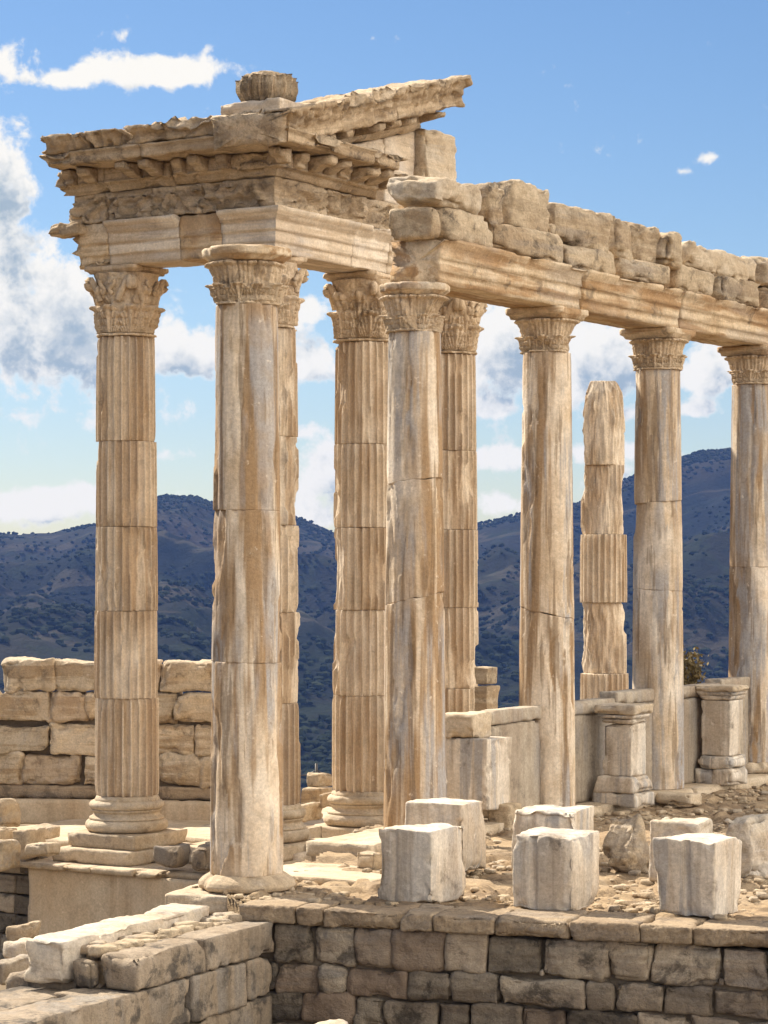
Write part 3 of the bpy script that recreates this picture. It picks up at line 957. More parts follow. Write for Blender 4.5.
# ================================================================== temple
T2 = Vector((-1.676, 36.0, 0)); TS = 2.59
ZF = -.93            # level of the column foot
TJ = [1.05, 2.35, 3.6, 4.87]
def fluted_column(loc, seed, label, parts=(0, 1, 2, 3, 4), plinths=1, cap=True, dm=(.5,)*5, br=(None,)*5, top=False, s=1.0, thr=(.16,)*5, worn=.1):
    t = empty('fluted_column', (loc.x, loc.y, ZF), TH, label, 'column', 'fluted temple columns')
    g = attic_base(.465*s, .53, seed); mesh_obj('base', g[0], g[1], M_slab, t)
    if plinths >= 1:
        g = stone_geo(1.30, 1.30, .215, seed+3, .05, .015, .005, .05)
        mesh_obj('plinth', g[0], g[1], M_slab, t, (0, 0, -.217))
    zs = [-.405]+TJ+[6.42]
    f = lambda z: (.48-.045*max(0, (z+.4)/6.8)**1.5)*s
    for k in parts:
        z0, z1 = zs[k]-ZF, zs[k+1]-ZF
        if k == 0: z0 += .002
        rs = random.Random(seed*9+k)
        tb = .38 if (top and k == parts[-1]) else 0
        g = drum_geo(f(zs[k]), f(zs[k+1]), z0, z1-.005, seed*5+k, 24, 192, 20, dm[k], thr[k], .022, broken_dir=br[k], topbreak=tb, off=(rs.uniform(-.012, .012)*(4 if top else 1), rs.uniform(-.012, .012)*(4 if top else 1)))
        mesh_obj('drum', g[0], g[1], M_flute, t)
    if cap:
        g = acanthus_capital(.42 if worn != .2 else .39, .93, seed, worn if worn != .2 else .8)
        c = mesh_obj('capital', g[0], g[1], M_cap, t, (0, 0, 6.425-ZF))
        g = abacus_geo(.475 if worn != .2 else .44, .07, .105, .08, seed, .010)
        mesh_obj('abacus', g[0], g[1], M_cap, c, (0, 0, .932))
    return t
# local directions: camera is at about -y-x+ ; left rim of a column looks to local -x
BL = PI+.3; BR = -.2+0.0
T1 = T2-EX*(TS-.04); T3 = T2+EY*TS; T4 = T2+EY*TS*2
fluted_column(T1, 3, 'fluted column at the far left standing on two square slabs, its upper drums chipped', dm=(.1, .35, .5, .8, .6), thr=(.45, .34, .30, .18, .26), br=(None, BL, None, BL, BL))
fluted_column(T2, 5, 'fluted column hidden behind the nearest smooth column, only a chipped edge showing', dm=(.4, .9, .9, .9, .7), thr=(.2, .02, .05, .02, .1), br=(None, BR, BR, BR, BR), worn=.2)
fluted_column(T3, 8, 'fluted column on a moulded round base, left of the grey-streaked smooth column', dm=(.1, .8, .3, .5, .6), thr=(.45, .14, .34, .24, .22), br=(None, BL, None, None, None), worn=.35)
fluted_column(T4, 13, 'fluted column half hidden right behind the grey-streaked smooth column', dm=(.2, .9, .2, .6, .4), thr=(.4, .10, .4, .22, .3), br=(None, BR, None, BR, None))
TB = Vector((4.03, 46.0, 0))
fluted_column(TB, 17, 'broken lone column of stacked drums without capital, between two smooth columns', parts=(0, 1, 2, 3, 4), cap=False, dm=(.05, 1.5, .1, 1.4, 1.3), thr=(.4, -.4, .36, -.4, -.3), br=(None,)*5, top=True, s=.93)

ent = empty('temple_entablature', (T2.x, T2.y, 0), TH, 'carved and ruined corner entablature with raking gable piece on the fluted columns', 'entablature')
ZA = 7.462
apro = [(-.36, ZA), (.40, ZA), (.40, ZA+.15), (.425, ZA+.155), (.425, ZA+.32), (.45, ZA+.325), (.45, ZA+.47), (.48, ZA+.48), (.50, ZA+.53), (.56, ZA+.575), (.58, ZA+.61), (.58, ZA+.64), (-.36, ZA+.64)]
apro_plain = [(-.36, ZA), (.40, ZA), (.40, ZA+.15), (.42, ZA+.155), (.42, ZA+.32), (.44, ZA+.325), (.44, ZA+.50), (.42, ZA+.60), (.40, ZA+.635), (-.36, ZA+.635)]
g = run_geo(apro, -1.2, 0, 201, .04, 0, 1, .006, .03, thr=.2)
def lrun(nm, g, mat, lab=None):
    o = mesh_obj(nm, g[0], g[1], mat, ent)
    if lab: o['label'] = lab
    return o
RZ = math.pi/2
def rrun(nm, g, mat, lab=None):
    o = mesh_obj(nm, g[0], g[1], mat, ent, (0, 0, 0), (0, 0, RZ))
    if lab: o['label'] = lab
    return o
# corner architrave piece of the flank side ends short; the rest is battered
g = run_geo(apro, -.50, 0, 202, .035, 0, 1, .006, .02, thr=.25); lrun('architrave_block', g, M_arch_pale)
g = run_geo(apro_plain, -1.25, -.515, 203, .04, 0, 0, .014, .10, thr=0.0); lrun('architrave_block', g, M_arch, 'battered architrave piece without its top moulding')
g = run_geo(apro, -2.55, -1.26, 204, .04, 0, 0, .008, .05, thr=.10); lrun('architrave_block', g, M_arch_pale)
g = run_geo(apro_plain, -3.36, -2.57, 205, .04, 0, 0, .018, .12, rag_a=.2, thr=-.02); lrun('architrave_block', g, M_arch, 'fractured architrave end above the far left column')
g = stone_geo(.60, .42, .17, 206, .03, .06, .03, .10, .04); o = mesh_obj('moulding_fragment', g[0], g[1], M_ent, ent, (-3.26, -.42, ZA+.46)); 
g = run_geo(apro, 0, 1.60, 207, .035, 1, 0, .005, .02, thr=.22); rrun('architrave_block', g, M_arch_pale)
g = run_geo(apro, 1.61, 2.60, 208, .035, 0, 0, .010, .05, thr=.08); rrun('architrave_block', g, M_arch_pale)
g = run_geo(apro, 2.61, 5.5, 209, .06, 0, 0, .010, .05, thr=.08); rrun('architrave_block', g, M_arch_pale)
# frieze with worn carved figures and tendrils
ZR = ZA+.645
def frieze_rel(sd):
    o_ = Vector((sd*3.1, sd*1.7, 0))
    def f(x, out, z, n):
        if n[0] < .5 or out < .2: return 0
        e = min(1, max(0, (z-ZR-.03)/.05))*min(1, max(0, (ZR+.40-z)/.05))
        p = Vector((x*2.2, 0, z*2.6))+o_
        q = Vector((x*2.2+1.2*noise.noise(p), 0, z*2.6+1.2*noise.noise(p+Vector((9, 9, 9)))))+o_
        a = abs(noise.noise(q*1.6)); b_ = noise.noise(q*3.4)
        per = .5+.5*math.cos(x*2*PI/.62+sd)
        pit = max(0, noise.noise(q*5+Vector((3, 3, 3)))-.1)
        return e*(.11*(1-a*4 if a < .25 else 0)+.085*b_+.06*per-.16*pit-.02)
    return f
fpro = [(-.34, ZR), (.42, ZR), (.42, ZR+.05), (.385, ZR+.07), (.375, ZR+.36), (.41, ZR+.39), (.43, ZR+.43), (-.34, ZR+.43)]
for (xa, xb, s, ma, mb) in ((-.86, 0, 211, 0, 1), (-1.75, -.87, 212, 0, 0), (-2.62, -1.76, 213, 0, 0), (-3.38, -2.63, 214, 0, 0)):
    g = run_geo(fpro, xa, xb, s, .028, ma, mb, .012, .05, relief=frieze_rel(s), rag_a=.18 if s == 214 else 0, thr=.06); lrun('frieze_block', g, M_ent)
for (xa, xb, s, ma, mb) in ((0, .95, 215, 1, 0), (.96, 1.9, 216, 0, 0), (1.91, 2.9, 217, 0, 0)):
    g = run_geo(fpro, xa, xb, s, .028, ma, mb, .012, .04, relief=frieze_rel(s*.7), thr=.08); rrun('frieze_block', g, M_ent)
# bracket course
ZB = ZR+.435
bpro = [(-.34, ZB), (.46, ZB), (.48, ZB+.04), (.52, ZB+.06), (.52, ZB+.09), (.60, ZB+.11), (.62, ZB+.13), (.60, ZB+.14), (.60, ZB+.33), (-.34, ZB+.33)]
def egg(x, out, z, n):
    if out > .5 and z < ZB+.12: return .012*math.cos(x*2*PI/.09)
    return 0
for (xa, xb, s, ma, mb) in ((-1.3, 0, 221, 0, 1), (-2.5, -1.31, 222, 0, 0), (-3.42, -2.51, 223, 0, 0)):
    g = run_geo(bpro, xa, xb, s, .035, ma, mb, .016, .09, relief=egg, rag_a=.3 if s == 223 else 0, thr=.04); lrun('bracket_course', g, M_ent)
for (xa, xb, s, ma, mb) in ((0, 1.2, 225, 1, 0), (1.21, 2.35, 226, 0, 0)):
    g = run_geo(bpro, xa, xb, s, .035, ma, mb, .014, .06, relief=egg, rag_b=.2 if s == 226 else 0, thr=.08); rrun('bracket_course', g, M_ent)
def bracket(x, run, seed, zc=None, out0=.58, out1=1.02):
    rs = random.Random(seed)
    o1 = out1-rs.choice([0, 0, .02, .12, .25])
    w = .17
    pr = [(out0, ZB+.12), (out0+.12, ZB+.13), (out0+(o1-out0)*.55, ZB+.19), (o1-.05, ZB+.20), (o1, ZB+.24), (o1, ZB+.325), (out0, ZB+.325)]
    g = run_geo(pr, x-w/2, x+w/2, seed, .03, 0, 0, .010, .05, thr=.05)
    (lrun if run == 'l' else rrun)('bracket', g, M_ent)
x = -.30; k = 0
while x > -3.2:
    if k not in (5,): bracket(x, 'l', 300+k)
    x -= .40; k += 1
x = -.15; k = 0
while x < 2.2:
    bracket(x+.4*0, 'r', 330+k); x += .38; k += 1
bracket(.72, 'l', 329)
# corona + gutter moulding
ZC = ZB+.335
cpro = [(-.30, ZC), (1.08, ZC), (1.10, ZC+.03), (1.10, ZC+.14), (1.14, ZC+.16), (1.14, ZC+.185), (-.30, ZC+.185)]
for (xa, xb, s, ma, mb, ra) in ((-1.45, 0, 231, 0, 1, 0), (-2.75, -1.47, 232, 0, 0, 0), (-3.32, -2.77, 233, 0, 0, .28)):
    g = run_geo(cpro, xa, xb, s, .04, ma, mb, .020, .10, rag_a=ra, thr=.06); lrun('cornice_slab', g, M_ent)
for (xa, xb, s, ma, mb, rb_) in ((0, 1.15, 234, 1, 0, 0), (1.16, 2.2, 235, 0, 0, .5)):
    g = run_geo(cpro, xa, xb, s, .04, ma, mb, .012, .09, rag_b=rb_, thr=.08); rrun('cornice_slab', g, M_ent)
ZG = ZC+.19
spro = [(.2, ZG), (1.10, ZG), (1.13, ZG+.03), (1.15, ZG+.09), (1.22, ZG+.17), (1.27, ZG+.20), (1.27, ZG+.235), (.2, ZG+.245)]
def palm(x, out, z, n):
    if out > 1.0 and ZG+.02 < z < ZG+.2:
        return .018*math.sin(x*2*PI/.17+3*z)+.075*noise.noise(Vector((x*6, z*7, 4)))+.03*noise.noise(Vector((x*14, z*14, 4)))
    return 0
for (xa, xb, s, ma, mb, ra, th_) in ((-.98, 0, 241, 0, 1, 0, .12), (-1.75, -1.0, 242, 0, 0, .2, .0), (-2.35, -1.78, 243, 0, 0, .1, -.1), (-3.40, -2.38, 244, 0, 0, .22, .02)):
    g = run_geo(spro, xa, xb, s, .028, ma, mb, .024, .12, relief=palm, rag_a=ra, thr=th_); lrun('gutter_moulding', g, M_ent)
# raking cornice of the gable
SL = R(14.6)
rk = [(-.1, 0), (1.05, 0), (1.08, .03), (1.08, .18), (1.12, .21), (1.14, .27), (1.22, .37), (1.27, .41), (1.27, .46), (-.1, .47)]
def palm2(x, out, z, n):
    if out > 1.0 and .17 < z < .40: return .018*math.sin(x*2*PI/.19)+.075*noise.noise(Vector((x*6, z*7, 14)))+.03*noise.noise(Vector((x*14, z*14, 4)))
    return 0
x0r = -1.18
zr0 = ZC-.05
for (xa, xb, s, ra, rb_, th_) in ((.0, 1.55, 251, 0, 0, .1), (1.57, 3.1, 252, 0, 0, .0), (3.12, 5.22, 253, 0, .10, .05)):
    g = run_geo(rk, xa, xb, s, .030, 0, 0, .032, .13, relief=palm2, rag_b=rb_, thr=th_)
    o = mesh_obj('raking_cornice', g[0], g[1], M_ent, ent, (0, x0r, zr0), (0, -SL, RZ), True)
for k in range(9):
    xx = .95+k*.46
    pr = [(.50, -.16), (.95, -.12), (1.0, -.08), (1.0, -.004), (.50, -.004)]
    if k in (3, 7): pr = [(.50, -.14), (.70, -.12), (.74, -.08), (.74, -.004), (.50, -.004)]
    g = run_geo(pr, xx-.09, xx+.09, 260+k, .03, 0, 0, .01, .05, thr=.05)
    mesh_obj('raking_bracket', g[0], g[1], M_ent, ent, (0, x0r, zr0), (0, -SL, RZ))
bp_ = [(-.1, -.30), (.50, -.30), (.56, -.2), (.56, -.17), (-.1, -.16)]
g = run_geo([(-.1, -.26), (.50, -.26), (.58, -.19), (.60, -.15), (.60, -.003), (-.1, -.003)], 1.0, 4.95, 270, .05, 0, 0, .015, .08, rag_a=.2, rag_b=.4, thr=.04)
mesh_obj('raking_bed_moulding', g[0], g[1], M_ent, ent, (0, x0r, zr0), (0, -SL, RZ))
# gable wall (tympanum) blocks under the raking piece
def wedge_block(ya, yb, za, zb0, zb1, out, seed, nm='gable_block', mat=None, rnd=.02, dep=.4):
    # runs along local y of the entablature; top slopes from zb0 to zb1
    g = stone_geo(yb-ya, dep, 1.0, seed, .04, rnd, .008, .05)
    Vn = []
    for v in g[0]:
        t = v.x/(yb-ya)+.5
        zt = zb0+(zb1-zb0)*t
        Vn.append((v.x+(ya+yb)/2, v.y-out+dep/2, za+(zt-za)*v.z))
    return mesh_obj(nm, Vn, g[1], mat or M_arch_pale, ent, (0, 0, 0), (0, 0, RZ))
zt0 = ZC+.19
def rk_under(y): return zr0-.28+(y-x0r)*math.tan(SL)
wedge_block(.25, 1.45, zt0, max(zt0+.05, rk_under(.25)), rk_under(1.45), .40, 281)
wedge_block(1.46, 2.55, zt0-.15, rk_under(1.46), rk_under(2.55), .42, 282)
wedge_block(2.56, 3.45, ZR+.44, rk_under(2.56), rk_under(3.45), .40, 283)
g = stone_geo(.98, .55, 1.24, 284, .03, .08, .012, .12, .03)
mesh_obj('gable_block', g[0], g[1], M_slab, ent, (-.20, 0, 0)) if False else None
mesh_obj('gable_block', [(v.x+3.98, v.y-.32, v.z+ZR+.44) for v in g[0]], g[1], M_slab, ent, (0, 0, 0), (0, 0, RZ))
# corner plinth and the carved stump on it
Zt = ZG+.235
cpx = W(268, 112, 34.9)
ap = empty('carved_finial', (cpx.x, cpx.y+.15, Zt-.02), TH, 'worn leafy carved stump on a flat block at the top corner of the temple', 'finial')
g = stone_geo(1.02, .80, .20, 291, .03, .02, .008, .05); mesh_obj('plinth', g[0], g[1], M_arch_pale, ap, (-.05, 0, 0))
def stump_geo():
    pr = [(.1, 0), (.26, 0), (.29, .03), (.34, .12), (.365, .25), (.345, .36), (.27, .43), (.1, .44)]
    parts = [lathe_geo(pr, 72, 5, .02, .06, 4)]
    for i in range(13):
        if i in (4,): continue
        parts.append(leaf_geo(i*2*PI/13, .02, .42*random.Random(i).uniform(.78, 1.08), .085, lambda z: .355-1.6*(z-.22)**2, .02, .05, ns=9, mt=6, seed=i, lobes=.6))
    g = merge(parts)
    return [Vector(v)+Vector((v[0], v[1], 0)).normalized()*(.03*fr(Vector(v)*6, 4)-.10*max(0, fr(Vector(v)*2+Vector((4, 1, 0)), 2)-.1)) for v in g[0]], g[1]
g = stump_geo(); mesh_obj('leafy_stump', g[0], g[1], M_ent, ap, (-.02, 0, .195))
# ================================================================== terrace
POLY = [(-1.20, 22.62), (3.3, 21.07), (8.5, 19.17), (10, 24), (10, 44.0), (6.9, 41.2), (-.36, 28.6), (-.42, 27.0), (-.75, 25.7), (-1.55, 24.5), (-1.85, 23.6)]
def inside(x, y):
    c = False; n = len(POLY)
    for i in range(n):
        x1, y1 = POLY[i]; x2, y2 = POLY[(i+1) % n]
        if (y1 > y) != (y2 > y) and x < (x2-x1)*(y-y1)/(y2-y1)+x1: c = not c
    return c
def floor_h(x, y):
    p = Vector((x*2.1, y*1.7, 0))
    p2 = p+Vector((noise.noise(p*1.3), noise.noise(p*1.3+Vector((5, 5, 5))), 0))*.55
    d, pts = noise.voronoi(p2)
    cell = noise.cell(pts[0]*3.7+Vector((.3, .3, .3)))
    edge = min(1, max(0, (d[1]-d[0])/.22))
    z = -.055+edge*.045+.035*cell*edge+.03*fr(Vector((x*1.2, y*1.2, 0)), 4)+.012*fr(Vector((x*7, y*7, 0)), 4)
    return z
st = .035
V = []; Fc = []; ix = {}
x0_, y0_ = -2.0, 19.0
nx_, ny_ = int(9.0/st), int(19.0/st)
def gv(i, j):
    k = (i, j)
    if k not in ix:
        x = x0_+i*st; y = y0_+j*st*1.0
        ix[k] = len(V); V.append((x, y, floor_h(x, y)))
    return ix[k]
for i in range(nx_):
    for j in range(ny_):
        x = x0_+(i+.5)*st; y = y0_+(j+.5)*st
        if abs(x) > y*.172 and x > 0: continue
        if inside(x, y): Fc.append((gv(i, j), gv(i+1, j), gv(i+1, j+1), gv(i, j+1)))
me = bpy.data.meshes.new('terrace_floor'); me.from_pydata(V, [], Fc)
bm = bmesh.new(); bm.from_mesh(me)
be = [e for e in bm.edges if len(e.link_faces) == 1]
ex = bmesh.ops.extrude_edge_only(bm, edges=be)
for v in [q for q in ex['geom'] if isinstance(q, bmesh.types.BMVert)]: v.co.z = -3.0
bmesh.ops.recalc_face_normals(bm, faces=bm.faces)
bm.to_mesh(me); bm.free()
for p in me.polygons: p.use_smooth = True
me.materials.append(M_soil)
o = bpy.data.objects.new('terrace_floor', me); col.objects.link(o); tag(o, kind='structure')
# the terrace goes on outside the view : a coarser sheet
V = []; Fc = []; ix = {}
s2 = .17
for i in range(int(13/s2)):
    for j in range(int(27/s2)):
        x = -2+(i+.5)*s2; y = 19+(j+.5)*s2
        if x < 0 or not inside(x, y) or x < y*.172-.12: continue
        q = []
        for (a, b_) in ((i, j), (i+1, j), (i+1, j+1), (i, j+1)):
            if (a, b_) not in ix:
                ix[(a, b_)] = len(V); xx = -2+a*s2; yy = 19+b_*s2; V.append((xx, yy, floor_h(xx, yy)-.012))
            q.append(ix[(a, b_)])
        Fc.append(tuple(q))
me = bpy.data.meshes.new('terrace_ground'); me.from_pydata(V, [], Fc)
bm = bmesh.new(); bm.from_mesh(me)
ex = bmesh.ops.extrude_edge_only(bm, edges=[e for e in bm.edges if len(e.link_faces) == 1])
for v in [q for q in ex['geom'] if isinstance(q, bmesh.types.BMVert)]: v.co.z = -3.0
bmesh.ops.recalc_face_normals(bm, faces=bm.faces); bm.to_mesh(me); bm.free()
me.materials.append(M_soil)
o = bpy.data.objects.new('terrace_ground', me); col.objects.link(o); tag(o, kind='structure')

# stylobate under the smooth columns
sty = empty('stylobate', (S1.x, S1.y, 0), HS, 'low pale kerb of slabs along the feet of the smooth columns', 'kerb')
xs = [-2.9+.0, -1.55, -.3, 1.1, 2.35, 3.7, 5.2, 6.4, 7.7, 9.2, 10.9, 12.8]
for k in range(len(xs)-1):
    if k == 0: continue
    wd = .95 if k > 1 else .8
    g = stone_geo(xs[k+1]-xs[k]-.01, wd, .16, 400+k, .06, .015, .006, .05)
    mesh_obj('slab', [(v.x+(xs[k]+xs[k+1])/2, v.y+.02, v.z-.065) for v in g[0]], g[1], M_slab, sty)
# light paved slab behind the tall column
g = stone_geo(1.35, 1.15, .10, 420, .05, .02, .005, .04, .02)
tag(mesh_obj('paving_slab', g[0], g[1], M_slab, None, (-.50, 24.55, -.075), (0, 0, TH+.12)), 'bright flat slab on the ground right behind the nearest smooth column', 'slab')
g = stone_geo(1.5, .9, .17, 421, .04, .02, .008, .05, .01)
tag(mesh_obj('column_plinth', g[0], g[1], M_slab, None, (-1.18, 23.36, -.20), (0, 0, TH+.20)), 'flat worn slab carrying the nearest smooth column at the wall corner', 'plinth')

# ================================================================== foreground retaining wall
WA = Vector((-1.10, 22.19, 0)); WB = Vector((3.17, 20.66, 0)); WD = (WB-WA).normalized(); WR = math.atan2(WD.y, WD.x)
def wx(px, back=0):
    P = WA+Vector((-WD.y, WD.x, 0))*back
    k = (px-CX)/F
    return (k*P.y-P.x)/(WD.x-k*WD.y)
wall = empty('retaining_wall', (WA.x, WA.y, 0), WR, 'low wall of squared dark stones with a coping, along the front edge of the terrace', 'wall')
cj = [238, 295.5, 324, 402, 434, 496, 570, 641, 693, 790, 850, 930, 1010]
for k in range(len(cj)-1):
    a, b_ = wx(cj[k]), wx(cj[k+1])
    rs = random.Random(k)
    w = b_-a-.012
    g = stone_geo(w, .66, .155, 500+k, .022, .030, .010, .06, .008, lump=.008)
    mid = (a+b_)/2
    bow = -.06*math.sin(max(0, min(1, mid/4.5))*PI)   # the coping bulges slightly
    mesh_obj('coping_stone', [(v.x+mid, v.y+.33+bow+rs.uniform(-.01, .01), v.z-.158+rs.uniform(-.003, .003)) for v in g[0]], g[1], M_cope, wall)
rows = [(-.163, -.505, [272, 312.5, 355.5, 394.5, 447.5, 488, 542, 608, 651, 721, 769, 820, 870, 930, 1000]),
        (-.515, -.765, [250, 276, 319, 346, 408, 454, 501, 586, 614, 664, 713, 768, 815, 880, 940, 1000]),
        (-.775, -1.03, [255, 302, 353, 384, 439, 472, 523, 566, 637, 690, 740, 790, 850, 900, 960, 1000]),
        (-1.04, -1.36, [262, 330, 372, 420, 470, 540, 590, 650, 715, 760, 800, 860, 930, 1000])]
parts = []
for r_i, (zt, zb, js) in enumerate(rows):
    for k in range(len(js)-1):
        a, b_ = wx(js[k], .05), wx(js[k+1], .05)
        rs = random.Random(r_i*50+k)
        if b_-a < .05: continue
        hh_ = zt-zb-rs.uniform(-.004, .006)
        g = stone_geo(b_-a-.006, .22, hh_-.001, 600+r_i*40+k, .020, .050, .022, .07, .014, lump=.035)
        bow = -.05*math.sin(max(0, min(1, (a+b_)/2/4.5))*PI)
        parts.append(xf(g, ((a+b_)/2, .05+bow+.11+rs.uniform(-.01, .012), zb+rs.uniform(0, .01))))
        if r_i == 0 and k in (3, 5, 8):   # small filler stones in the gaps
            gg = stone_geo(.045, .1, .06, 800+k, .02, .02, .005, .02); parts.append(xf(gg, (b_, .12+bow, zb+.01)))
g = merge(parts); mesh_obj('masonry', g[0], g[1], M_wall, wall)
g = stone_geo(5.6, .30, 1.3, 3, .2, .01, .01, 0); mesh_obj('mortar_core', [(v.x+2.6, v.y+.27, v.z-1.5) for v in g[0]], g[1], M_core, wall)
g = stone_geo(.42, .34, .52, 911, .03, .09, .02, .1, .05)
p = W(328, 1020, 20.3); tag(mesh_obj('marble_lump', g[0], g[1], M_white, None, (p.x, p.y, p.z-.55), (0, 0, .3)), 'pale rounded stone whose top just shows at the bottom edge', 'stone')
g = stone_geo(.9, .7, .62, 912, .06, .08, .02, .1, .05)
tag(mesh_obj('footing_stone', g[0], g[1], M_wall, None, (p.x, p.y, -1.60), (0, 0, .1)), 'buried dark footing stone below the pale lump at the wall foot', 'stone')

# ================================================================== stepped wall on the left
LA = Vector((-.99, 22.12, 0)); LD = Vector((1.02, 2.0, 0)).normalized(); LR = math.atan2(LD.y, LD.x)
lw = empty('stepped_wall', (LA.x, LA.y, 0), LR, 'stepped wall of long dark stained limestone blocks running towards the lower left', 'wall')
# local x along the wall (positive away), -y is the right-hand face, +y leftwards
def lblock(xa, xb, ya, yb, za, zb, seed, nm='long_block', mat=None, rnd=.02, amp=.008, chip=.06, jit=.006, lab=None, res=.03):
    g = stone_geo(xb-xa-.008, yb-ya, zb-za-.006, seed, res, rnd, amp, chip, jit)
    o = mesh_obj(nm, [(v.x+(xa+xb)/2, v.y+(ya+yb)/2, v.z+za) for v in g[0]], g[1], mat or M_ledge, lw)
    if lab: o['label'] = lab
    return o
zt2 = -.138
lblock(-2.20, -1.12, 0, .36, zt2-.285, zt2, 701, rnd=.035, chip=.12)
lblock(-1.11, .05, .004, .37, zt2-.285, zt2-.004, 702)
lblock(-2.52, -1.35, .012, .6, zt2-.68, zt2-.29, 703)
lblock(-1.34, -.42, .003, .6, zt2-.68, zt2-.292, 704)
lblock(-.41, .03, .010, .6, zt2-.64, zt2-.294, 705)
lblock(-4.1, -2.20, .012, .50, zt2-.66, zt2-.287, 706)
lblock(-4.1, -2.55, .53, 1.15, zt2-.68, zt2-.30, 707, lab='pale flat block beside the crack')
lblock(-2.54, -1.4, .62, 1.2, zt2-.72, zt2-.33, 717)
lblock(-2.9, -1.1, .0, .8, zt2-1.08, zt2-.69, 708)
lblock(-1.09, .03, .015, .8, zt2-1.08, zt2-.65, 709)
lblock(-4.4, -2.92, .02, 1.0, zt2-1.10, zt2-.67, 710)
lblock(-4.4, .02, .04, 1.2, zt2-1.6, zt2-1.09, 711, res=.1)
# rubble fill between the long blocks and the marble beam
rs = random.Random(4)
parts = []
for k in range(150):
    x = rs.uniform(-2.05, .1); y = rs.uniform(.40, .60)+.02*math.sin(x*4)
    s = rs.uniform(.05, .14)
    g = stone_geo(s*1.5, s, s*.6, 900+k % 17, .03, .02, .01, .03, .01)
    parts.append(xf(g, (x, y, -.19+rs.uniform(-.05, .015)), rs.uniform(0, 6)))
g = merge(parts); o = mesh_obj('rubble_fill', g[0], g[1], M_rubble, lw)
lblock(-2.1, .05, .375, .62, zt2-.28, zt2-.085, 716, 'fill_bed', M_soil, res=.05)
lblock(-2.26, -2.08, .40, .60, zt2-.32, zt2-.06, 715, 'end_stone', M_ledge, .04)
g = stone_geo(2.3, .37, .36, 724, .03, .03, .015, .05, .02)
mb = LA+LD*(-1.15)+Vector((-LD.y, LD.x, 0))*.84
tag(mesh_obj('marble_beam', g[0], g[1], M_white, None, (mb.x, mb.y, -.40), (0, R(-.6), LR)), 'long white marble beam with a rough broken end, lying beside the stepped wall', 'marble beam')
g = stone_geo(2.5, .95, .6, 721, .06, .03, .014, .06, .015)
tag(mesh_obj('support_block', g[0], g[1], M_ledge, None, (mb.x+.1, mb.y+.25, -1.0), (0, 0, LR)), 'dark stone base under the white marble beam', 'stone block')

# ================================================================== foreground marble blocks
def placed(xc, yb, wl, wr, hp, seed, label, mat=None, rot=TH, z0=-.015, name='marble_block', group='cut marble blocks on the terrace', cat='stone block', Z=None, **k):
    Zc = Z or (EYE-z0)*F/(yb-HY)
    w = wl*Zc/F/abs(math.cos(rot)); d = wr*Zc/F/max(.25, abs(math.sin(rot))); h = hp*Zc/F
    ex = Vector((math.cos(rot), math.sin(rot), 0)); ey = Vector((-math.sin(rot), math.cos(rot), 0))
    C = Vector(((xc-CX)/F*Zc, Zc, z0))-ex*w/2+ey*d/2
    kk = dict(res=.016, rnd=.020, amp=.007, chip=.055, jit=.014); kk.update(k)
    g = stone_geo(w, d, h, seed, **kk)
    return tag(mesh_obj(name, g[0], g[1], mat or M_grey, None, C, (0, 0, rot)), label, cat, group)
placed(431, 905, 53, 38, 74, 31, 'grey and cream striped block nearest the tall smooth column, front row', grooves=((-.09, .02, .018), (.06, .01, .008)), jit=.006, rnd=.012)
placed(464, 877, 60, 24, 72, 32, 'rough sided striped block behind the front one nearest the tall column', rot=R(-24), res=.02, chip=.09, amp=.012)
placed(573, 914, 59, 31, 77, 33, 'stained block with a vertical groove in the middle of the front row', grooves=((-.09, .035, .03),), chip=.045, rnd=.03)
placed(574, 873, 62, 24, 62, 34, 'pale block mostly hidden behind the grooved middle front block', rot=R(-24), res=.02, chip=.08, grooves=((-.12, .03, .03), (.02, .02, .02)))
placed(714, 921, 57, 36, 80, 35, 'white block narrowing downwards at the right end of the front row', M_grey, grooves=((.03, .03, .025),), taper=.10, chip=.04, rnd=.028)
placed(698, 886, 48, 22, 62, 36, 'pitted pale block behind the narrowing white block', M_white, rot=R(-22), res=.02, chip=.14, amp=.02, rnd=.05)
placed(636, 871, 36, 20, 44, 37, 'jagged low rock between the grooved block and the pitted block', M_rough, rot=R(-30), chip=.15, amp=.035, rnd=.13, jit=.12, lump=.09, taper=-.25, res=.018, freq=1.4, name='rock', group=None, cat='rock')
placed(752, 880, 26, 30, 60, 38, 'rounded pale rock cut by the right edge, behind the narrowing white block', M_white, rot=R(-40), chip=.2, amp=.03, rnd=.12, jit=.05, lump=.06, name='rock', group=None, cat='rock')
placed(376, 873, 22, 10, 20, 39, 'small square stone left of the front striped block', M_slab, name='small_block', group=None)
placed(420, 858, 30, 10, 12, 43, 'thin flat stone at the foot of the grey-streaked smooth column', M_slab, name='small_block', group=None)

